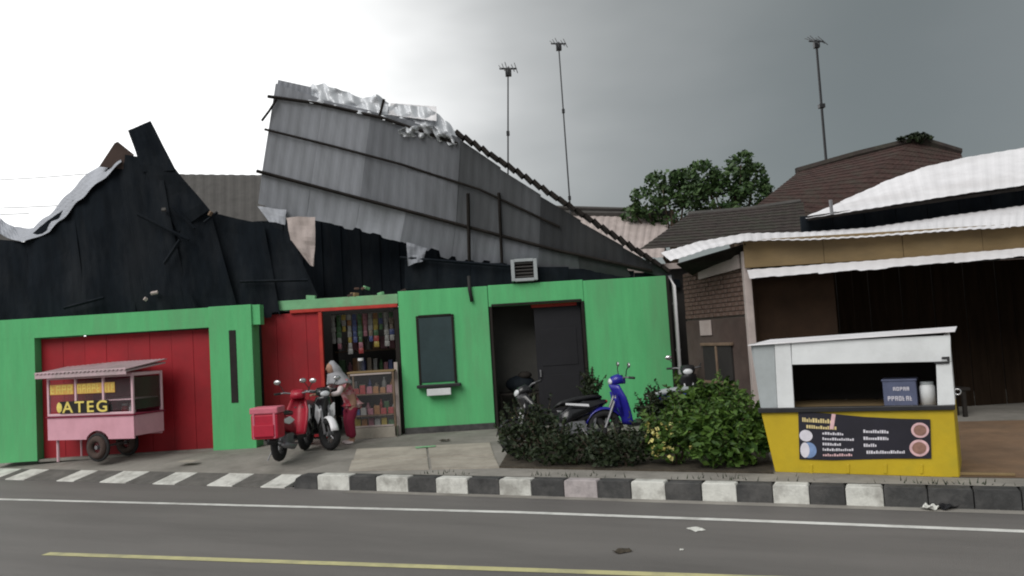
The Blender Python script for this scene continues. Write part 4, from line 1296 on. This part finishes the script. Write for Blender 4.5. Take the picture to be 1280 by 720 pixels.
# jar on the counter and a potted plant in the doorway
j = thing('counter_jar', 'white topped jar standing on the glazed shop counter', 'jar', (-3.0, YM - .12, 1.47))
MB().tube([(0, 0, 0), (0, 0, .16), (0, 0, .2)], [.07, .07, .05], 12).build('jar_body', 'clear', j, smooth=True)
MB().tube([(0, 0, .2), (0, 0, .25)], .055, 12).build('lid', 'whitepaint', j)
cb = thing('low_table', 'low dark table inside the right hand doorway', 'table', (.02, YM + .55, .2))
Box('table_top', (0, 0, .62), (.8, .5, .04), 'darkw', cb)
for x in (-.36, .36):
    for y in (-.21, .21):
        Box('leg', (x, y, .3), (.05, .05, .6), 'darkw', cb)
bun = thing('cloth_bundle', 'dark cloth bundle on the low table inside the doorway', 'bundle', (.05, YM + .55, .84))
MB().ell((0, 0, .16), (.3, .2, .17), 14, 9).build('bundle_body', 'dark', bun, smooth=True)
MB().ell((.1, -.05, .33), (.14, .12, .08), 12, 8).build('bundle_knot', 'darkw', bun, smooth=True)

# ================================================================== YELLOW AND WHITE KIOSK
kf0, kf1 = G(969, 590, .2), G(1199, 597, .2)
kang = math.atan2(kf1.y - kf0.y, kf1.x - kf0.x)
kmid = (kf0 + kf1) / 2
kw = (kf1 - kf0).length / 2
kn_ = V((-math.sin(kang), math.cos(kang), 0))
ki = thing('food_kiosk', 'yellow and white food kiosk with open serving hatch at the kerb', 'kiosk', (kmid.x, kmid.y, .2), kang)
def kz(px, py):                       # front-plane pixel -> local (x, z)
    q = onplane(kmid, kn_, px, py)
    d = q - kmid
    return d.x * math.cos(kang) + d.y * math.sin(kang), q.z - .2
def kprism(name, pts, dep, m, par=None, y0=0, bevel=.006):
    return MB().prism([(kz(*p)[0], y0, kz(*p)[1]) for p in pts], (0, dep, 0)).build(name, m, par or ki, bevel=bevel)
DEP = 1.05
low = kprism('lower_front', [(951, 514), (1192, 509), (1199, 597), (969, 590)], .04, 'yellow')
for px in (1012, 1058, 1105, 1150):
    kprism('batten', [(px, 580), (px + 4, 580), (px + 4, 592), (px, 592)], .01, 'yellow', low, -.01)
kprism('counter_edge', [(948, 510), (1194, 506), (1194, 512), (949, 516)], .1, 'black', None, -.04)
kprism('upper_panel', [(968, 430), (988, 428), (993, 510), (972, 511)], .03, 'white')
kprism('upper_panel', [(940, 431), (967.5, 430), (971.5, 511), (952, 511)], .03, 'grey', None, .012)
kprism('upper_beam', [(989, 428), (1188, 419), (1189, 452), (990, 456)], .035, 'white')
kprism('hatch_post', [(1170, 453), (1189.5, 452.5), (1194, 506), (1172, 507)], .035, 'white')
x0, z0 = kz(950, 513); x1, z1 = kz(1192, 509)
xb0, _ = kz(969, 590); xb1, _ = kz(1199, 597)
zt_ = kz(1065, 424)[1]
# sides, counter slab, back, roof
MB().prism([(x1, .04, 0.0), (x1, DEP, 0.0), (x1, DEP, z1), (x1, .04, z1)], (-.03, 0, 0)).build('side_panel', 'yellow', ki)
MB().prism([(x0 + .25, .04, 0.0), (x0 + .02, .04, z1), (x0 + .02, DEP, z1), (x0 + .25, DEP, 0.0)], (.03, 0, 0)).build('side_panel', 'yellow', ki)
MB().prism([(x1, .036, z1), (x1, DEP, z1), (x1, DEP, zt_), (x1, .036, zt_)], (-.03, 0, 0)).build('side_panel', 'white', ki)
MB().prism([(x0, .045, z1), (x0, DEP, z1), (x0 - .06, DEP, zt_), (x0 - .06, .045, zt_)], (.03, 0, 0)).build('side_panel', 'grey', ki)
Box('counter', ((x0 + x1) / 2, DEP / 2, z1 - .02), (x1 - x0 - .08, DEP - .1, .03), 'tan', ki)
Box('back_panel', ((x0 + x1) / 2, DEP - .02, (z1 + zt_) / 2), (x1 - x0 - .08, .03, zt_ - z1 - .01), 'interd', ki)
MB().prism([(kz(939, 431)[0] - .03, -.04, zt_ - .02), (kz(1189, 419)[0] + .04, -.04, zt_ + .025), (kz(1189, 419)[0] + .04, DEP + .1, zt_ + .05), (kz(939, 431)[0] - .03, DEP + .1, zt_ + .005)], (0, 0, .012)).build('roof', 'whitesheet', ki, bevel=.004)
br2 = kprism('bracket', [(1168, 452), (1187, 451), (1187, 454), (1168, 455)], .02, 'black', None, -.022)
kprism('bracket_arm', [(1177, 446), (1187, 445.5), (1187, 448), (1177, 448.5)], .02, 'black', br2, -.022)
kprism('bracket_arm', [(1184, 448), (1187, 448), (1187, 451), (1184, 451)], .02, 'black', br2, -.022)
hx, hz = kz(1195, 490)
MB().ring((hx + .015, .02, hz), (0, 1, 0), .03, .007, 16, 6).build('hook', 'chrome', ki, smooth=True)
# things on its counter
ctop = z1
def kw_(x, y, z): return Matrix.Translation(ki.location) @ Matrix.Rotation(kang, 4, 'Z') @ V((x, y, z))
cx0, _ = kz(1103, 508); cx1, _ = kz(1146, 508)
ct = thing('counter_crate', 'blue grey crate with white print on the kiosk counter', 'crate', kw_((cx0 + cx1) / 2, .32, ctop - .004), kang)
cwd = cx1 - cx0
Box('crate_body', (0, 0, .14), (cwd, .26, .28), 'crate', ct)
lettering(-cwd * .38, cwd * .38, .06, .11, 'print_w', -.133, 5, 7).build('lettering', 'print_w', ct)
lettering(-cwd * .2, cwd * .3, .17, .21, 'print_w', -.133, 6, 5).build('lettering', 'print_w', ct)
Box('rim', (0, 0, .285), (cwd + .02, .28, .025), 'crate', ct)
jx, _ = kz(1159, 508)
jr = thing('rice_dispenser', 'white cylindrical canister beside the crate on the kiosk counter', 'canister', kw_(jx, .28, ctop - .004), kang)
MB().tube([(0, 0, 0), (0, 0, .2), (0, 0, .23)], [.078, .078, .06], 16).build('canister_body', 'white', jr, smooth=True)
MB().tube([(0, 0, .23), (0, 0, .255)], .066, 16).build('lid', 'grey', jr)
# banner: wavy printed vinyl
bn = thing('menu_banner', 'black printed menu banner with food pictures on the yellow kiosk front', 'banner', (kmid.x, kmid.y, .2), kang)
tp = [(998, 514), (1040, 517), (1080, 521), (1120, 523), (1163, 524)]
bt = [(1001, 574), (1040, 575), (1080, 574), (1120, 573), (1163, 573)]
def bpt(u, v, dy=0):
    x = lerp(998, 1163, u)
    q = kz(lerp(x, x + 1.5, v), lerp(poly(tp, x), poly(bt, min(1163, max(1001, x))), v))
    return V((q[0], -.012 - .006 * math.sin(u * 9) * (1 - .5 * v) - dy, q[1]))
MB().grid(lambda u, v: bpt(u, v), 40, 10).build('vinyl', 'banner', bn, smooth=True, fix=False)
def bmark(name, u0, v0, u1, v1, m, n=1):
    MB().grid(lambda u, v: bpt(lerp(u0, u1, u), lerp(v0, v1, v), .004), max(2, int((u1 - u0) * 40)), 1).build(name, m, bn, fix=False)
rb_ = random.Random(3)
def words(u0, u1, v0, v1, m):
    u = u0
    b = MB()
    while u < u1 - .008:
        wd = rb_.uniform(.008, .016)
        top_ = v0 + (rb_.random() < .4) * (v1 - v0) * .3
        e_ = min(u + wd, u1)
        vs = [bpt(u, v1, .004), bpt(e_, v1, .004), bpt(e_, top_, .004), bpt(u, top_, .004)]
        b.add(vs, [(0, 1, 2, 3)])
        u += wd + .005
    b.build('text_line', m, bn, fix=False)
words(.03, .27, .12, .21, 'print_y'); words(.06, .29, .27, .34, 'print_y')
for k, (u1, m) in enumerate(((.34, 'print_w'), (.42, 'print_w'), (.33, 'print_w'), (.42, 'print_w'), (.40, 'print_p'))):
    words(.18, u1, .40 + k * .115, .455 + k * .115, m)
for k, (u0, u1) in enumerate(((.49, .69), (.49, .68), (.49, .59), (.51, .80))):
    words(u0, u1, .30 + k * .165, .375 + k * .165, 'print_w')
def disc(name, uc, vc, ru, m, dy, sq=1.0):
    asp = 165 / 58.
    b = MB(); n = 24
    vs = [bpt(uc, vc, dy)] + [bpt(min(1, uc + ru * math.cos(2 * math.pi * k / n)), min(.99, max(0.01, vc + ru * asp * sq * math.sin(2 * math.pi * k / n))), dy) for k in range(n)]
    return b.add(vs, [(0, 1 + k, 1 + (k + 1) % n) for k in range(n)]).build(name, m, bn, fix=False)
for uc, vc, ru in ((.92, .28, .068), (.91, .73, .075)):
    disc('bowl_picture', uc, vc, ru, 'print_p', .004)
    disc('food_picture', uc, vc, ru * .72, 'print_b', .006)
disc('cup_picture', .055, .50, .05, 'print_w', .004, .85)
disc('cup_picture', .075, .80, .058, 'print_bl', .006)
disc('cup_picture', .045, .80, .035, 'print_w', .007, 1.6)
MB().grid(lambda u, v: bpt(lerp(.255, .285, u) - .02 * v, lerp(.0, .33, v), .005), 2, 4).build('spoon_picture', 'print_p', bn, fix=False)

# ================================================================== PLANTS
def shrub(label, base, lobes, nper, size, m, seed, flowers=0, group=None, name='shrub'):
    rnd = random.Random(seed)
    t = thing(name, label, 'shrub', base, 0, group)
    st = MB(); b = MB()
    for (dx, dy, dz), r in lobes:
        st.tube([(dx * .15, dy * .15, -.02), (dx * .6, dy * .6, dz * .55), (dx, dy, dz)], [.022, .015, .007], 5)
        n = int(nper * r[0] * r[2])
        leaves(b, (dx, dy, dz), r, n, size, rnd, flat=.55, hollow=.2)
        for _ in range(7):
            d = V((rnd.uniform(-1, 1), rnd.uniform(-1, 1), rnd.uniform(-.4, 1))).normalized()
            leaves(b, V((dx, dy, dz)) + V((d.x * r[0], d.y * r[1], d.z * r[2])), (r[0] * .32, r[1] * .32, r[2] * .42), int(n * .10), size, rnd, flat=.5, hollow=0)
    for (dx, dy, dz), r in lobes:
        for _ in range(8):
            d = V((rnd.uniform(-1, 1), rnd.uniform(-1, .6), rnd.uniform(.1, 1))).normalized()
            p0 = V((dx + d.x * r[0] * .8, dy + d.y * r[1] * .8, dz + d.z * r[2] * .8))
            dr_ = (d + V((0, 0, .9))).normalized()
            ln = rnd.uniform(.10, .30)
            st.tube([V((dx, dy, dz)), p0, p0 + dr_ * ln], [.006, .005, .002], 4)
            for q in range(7):
                leaves(b, p0 + dr_ * ln * (q + 1) / 7, (.025, .025, .02), 2, size * rnd.uniform(.6, 1.1), rnd, flat=.42, hollow=0)
    st.build('stem', 'bark', t, smooth=True)
    b.build('foliage', m, t, fix=False)
    if flowers:
        fb = MB()
        for _ in range(flowers):
            (dx, dy, dz), r = rnd.choice(lobes)
            d = V((rnd.uniform(-1, 1), rnd.uniform(-1, -.3), rnd.uniform(-.6, .8))).normalized()
            leaves(fb, V((dx, dy, dz)) + V((d.x * r[0], d.y * r[1], d.z * r[2])) * 1.02, (.02, .02, .02), 3, .045, rnd, flat=.9, hollow=0)
        fb.build('flower', 'flower', t, fix=False, kind='stuff')
    return t
def gp(px, py, off=0):
    q = G(px, py, .21)
    return (q.x, q.y + off, .21)
grp = 'shrubs in the flower bed'
shrub('bright green bushy shrub beside the yellow kiosk, largest in the bed', gp(925, 587, .25), [((0, 0, .36), (.46, .35, .30)), ((-.30, .05, .46), (.32, .3, .24)), ((.22, .1, .50), (.28, .28, .22)), ((-.05, -.1, .22), (.48, .3, .20)), ((.05, .1, .62), (.16, .16, .16))], 4200, .095, 'leaf', 11, 0, grp)
shrub('green shrub with pale yellow flowers in the bed', gp(850, 585, .2), [((0, 0, .30), (.36, .3, .28)), ((-.2, 0, .38), (.24, .24, .24)), ((.22, .1, .42), (.28, .25, .26))], 4200, .07, 'leaf', 12, 70, grp)
shrub('green shrub in the bed against the brick gable', gp(892, 568, .4), [((0, 0, .42), (.44, .35, .32)), ((.28, .1, .66), (.28, .3, .22)), ((-.24, 0, .64), (.28, .26, .2))], 3400, .10, 'leaf', 13, 0, grp)
shrub('dark green shrub between the blue motorbike and the brick gable', gp(838, 566, .5), [((0, 0, .36), (.34, .3, .30)), ((.1, .1, .58), (.24, .24, .18)), ((-.16, 0, .5), (.2, .2, .16))], 3400, .085, 'leafd', 14, 0, grp)
shrub('low dark shrub in the bed in front of the black motorbike', gp(722, 584, .15), [((0, 0, .20), (.40, .26, .2)), ((-.3, .05, .22), (.3, .24, .2)), ((.32, .05, .18), (.3, .24, .18))], 3600, .07, 'leafd', 15, 0, grp)
shrub('low dark shrub in the bed in front of the blue motorbike', gp(784, 585, .1), [((0, 0, .20), (.34, .25, .20)), ((.25, .05, .27), (.28, .24, .22)), ((-.25, 0, .18), (.28, .22, .17))], 3600, .07, 'leafd', 16, 0, grp)
shrub('sparse brownish dark shrub at the shop end of the bed', gp(664, 580, .2), [((0, 0, .25), (.36, .28, .25)), ((-.2, .1, .33), (.26, .24, .26)), ((.2, .2, .45), (.24, .24, .28))], 2300, .075, 'leafd', 17, 0, grp)
shrub('thin pale flowered weed before the dark doorway', gp(652, 556, .3), [((0, 0, .36), (.2, .18, .24)), ((.1, 0, .52), (.14, .12, .14))], 1500, .05, 'leafd', 18, 12, grp)
shrub('leafy sprig of shrub against the green wall under the blue bars', gp(748, 545, .9), [((0, 0, .5), (.16, .16, .36)), ((.05, 0, .72), (.14, .14, .18))], 3000, .08, 'leafd', 19, 0, grp)
# potted shrub at the left end
pp = G(-6, 572, .2)
pt_ = thing('plant_pot', 'grey concrete pot at the end of the green garage wing', 'pot', (pp.x, pp.y, .2))
MB().tube([(0, 0, 0), (0, 0, .24), (0, 0, .28)], [.16, .22, .24], 14).build('pot_body', 'pot', pt_, smooth=True)
MB().tube([(0, 0, .27), (0, 0, .285)], .21, 14).build('soil', 'soil', pt_)
shrub('small dark shrub growing in the grey concrete pot', (pp.x, pp.y, .48), [((0, 0, .16), (.24, .2, .17)), ((.06, 0, .28), (.15, .15, .12))], 5200, .07, 'leafd', 20, 0, None, 'potted_shrub')

# grass tufts and weeds along the pavement edge
gb = MB(); rnd = random.Random(31)
for _ in range(260):
    s_ = rnd.uniform(-1.6, 5.2); t_ = .17 + abs(rnd.gauss(0, .10))
    p = K(s_, t_, .2); h = rnd.uniform(.02, .07)
    a = rnd.uniform(0, 6.28); d = V((math.cos(a), math.sin(a), 0)) * .008
    l = V((rnd.uniform(-1, 1), rnd.uniform(-1, 1), 0)) * .025
    if rnd.random() < .4 + .4 * math.sin(s_ * 3.1): gb.add([p - d, p + d, p + l + V((0, 0, h))], [(0, 1, 2)])
gg = gb.build('kerb_grass', 'leafd', fix=False); gg['kind'] = 'stuff'

# ================================================================== LITTER
def litter(name, label, px, py, z, size, m, seed, cat='litter'):
    rnd = random.Random(seed)
    q = G(px, py, z)
    n = 5
    hs = [[rnd.uniform(.0, .35) for _ in range(n + 1)] for _ in range(n + 1)]
    b = MB().grid(lambda u, v: V(((u - .5) * size[0] * (1 + .3 * hs[round(v * n)][0]), (v - .5) * size[1] * (1 + .3 * hs[0][round(u * n)]), hs[round(v * n)][round(u * n)] * size[2] + .004)), n, n)
    o = b.build(name, m, solid=.002, fix=False)
    o.location = q
    o.rotation_euler = (0, 0, rnd.uniform(-.5, .5))
    return tag(o, label, cat)
litter('paper_scrap', 'flat white paper scrap lying on the asphalt lane', 870, 662, 0, (.11, .16, .02), 'paper', 1)
litter('plastic_bag', 'white crumpled plastic scrap in the gutter by the kerb', 1163, 637, .003, (.12, .12, .16), 'paper', 2)
litter('rubbish_bag', 'black crumpled rubbish bag lying in the gutter by the kerb', 1190, 634, .003, (.36, .16, .18), 'black', 3)
litter('leaf_scrap', 'dark crumpled leaf lying on the asphalt lane', 778, 690, 0, (.14, .1, .06), 'soil', 4)
litter('paper_scrap', 'small pale scrap on the asphalt beside the dark crumpled leaf', 852, 688, 0, (.03, .04, .02), 'paper', 5)
litter('cardboard_scrap', 'pale flattened cardboard on the pavement beside the red garage doors', 235, 577, .2, (.30, .2, .04), 'apron', 6)
litter('cardboard_scrap', 'pale flattened cardboard on the concrete apron before the green wall', 532, 559, .215, (.32, .16, .04), 'greentrim', 7)
litter('leaf_scrap', 'dark crumpled leaf on the apron below the window', 556, 551, .215, (.16, .12, .07), 'soil', 8)
pk = Box('fallen_plank', (0, 0, 0), (.62, .05, .03), 'tan'); pk.location = G(1226, 594, .215) + V((0, 0, .012)); pk.rotation_euler = (0, 0, -KA)
tag(pk, 'thin tan plank lying on brown earth beside the yellow kiosk', 'plank')
ds = thing('wooden_bench', 'dark wooden bench standing in the porch beyond the kiosk', 'bench', (6.6, 13.3, .2))
Box('seat', (0, 0, .45), (1.5, .35, .05), 'darkw', ds)
for x in (-.65, .65):
    for y in (-.13, .13):
        Box('leg', (x, y, .21), (.06, .06, .42), 'darkw', ds)

# ------------------------------------------------------------------ put each empty at its thing's base
bpy.context.view_layer.update()
for e in [o for o in C.objects if o.type == 'EMPTY' and o.parent is None and o.location.length < 1e-6]:
    pts = []
    for ch in e.children:
        pts += [ch.matrix_world @ V(c) for c in ch.bound_box]
    lo = V((min(p.x for p in pts), min(p.y for p in pts), min(p.z for p in pts)))
    hi = V((max(p.x for p in pts), max(p.y for p in pts), max(p.z for p in pts)))
    base = V(((lo.x + hi.x) / 2, (lo.y + hi.y) / 2, lo.z))
    e.location = base
    for ch in e.children:
        ch.location = ch.location - base
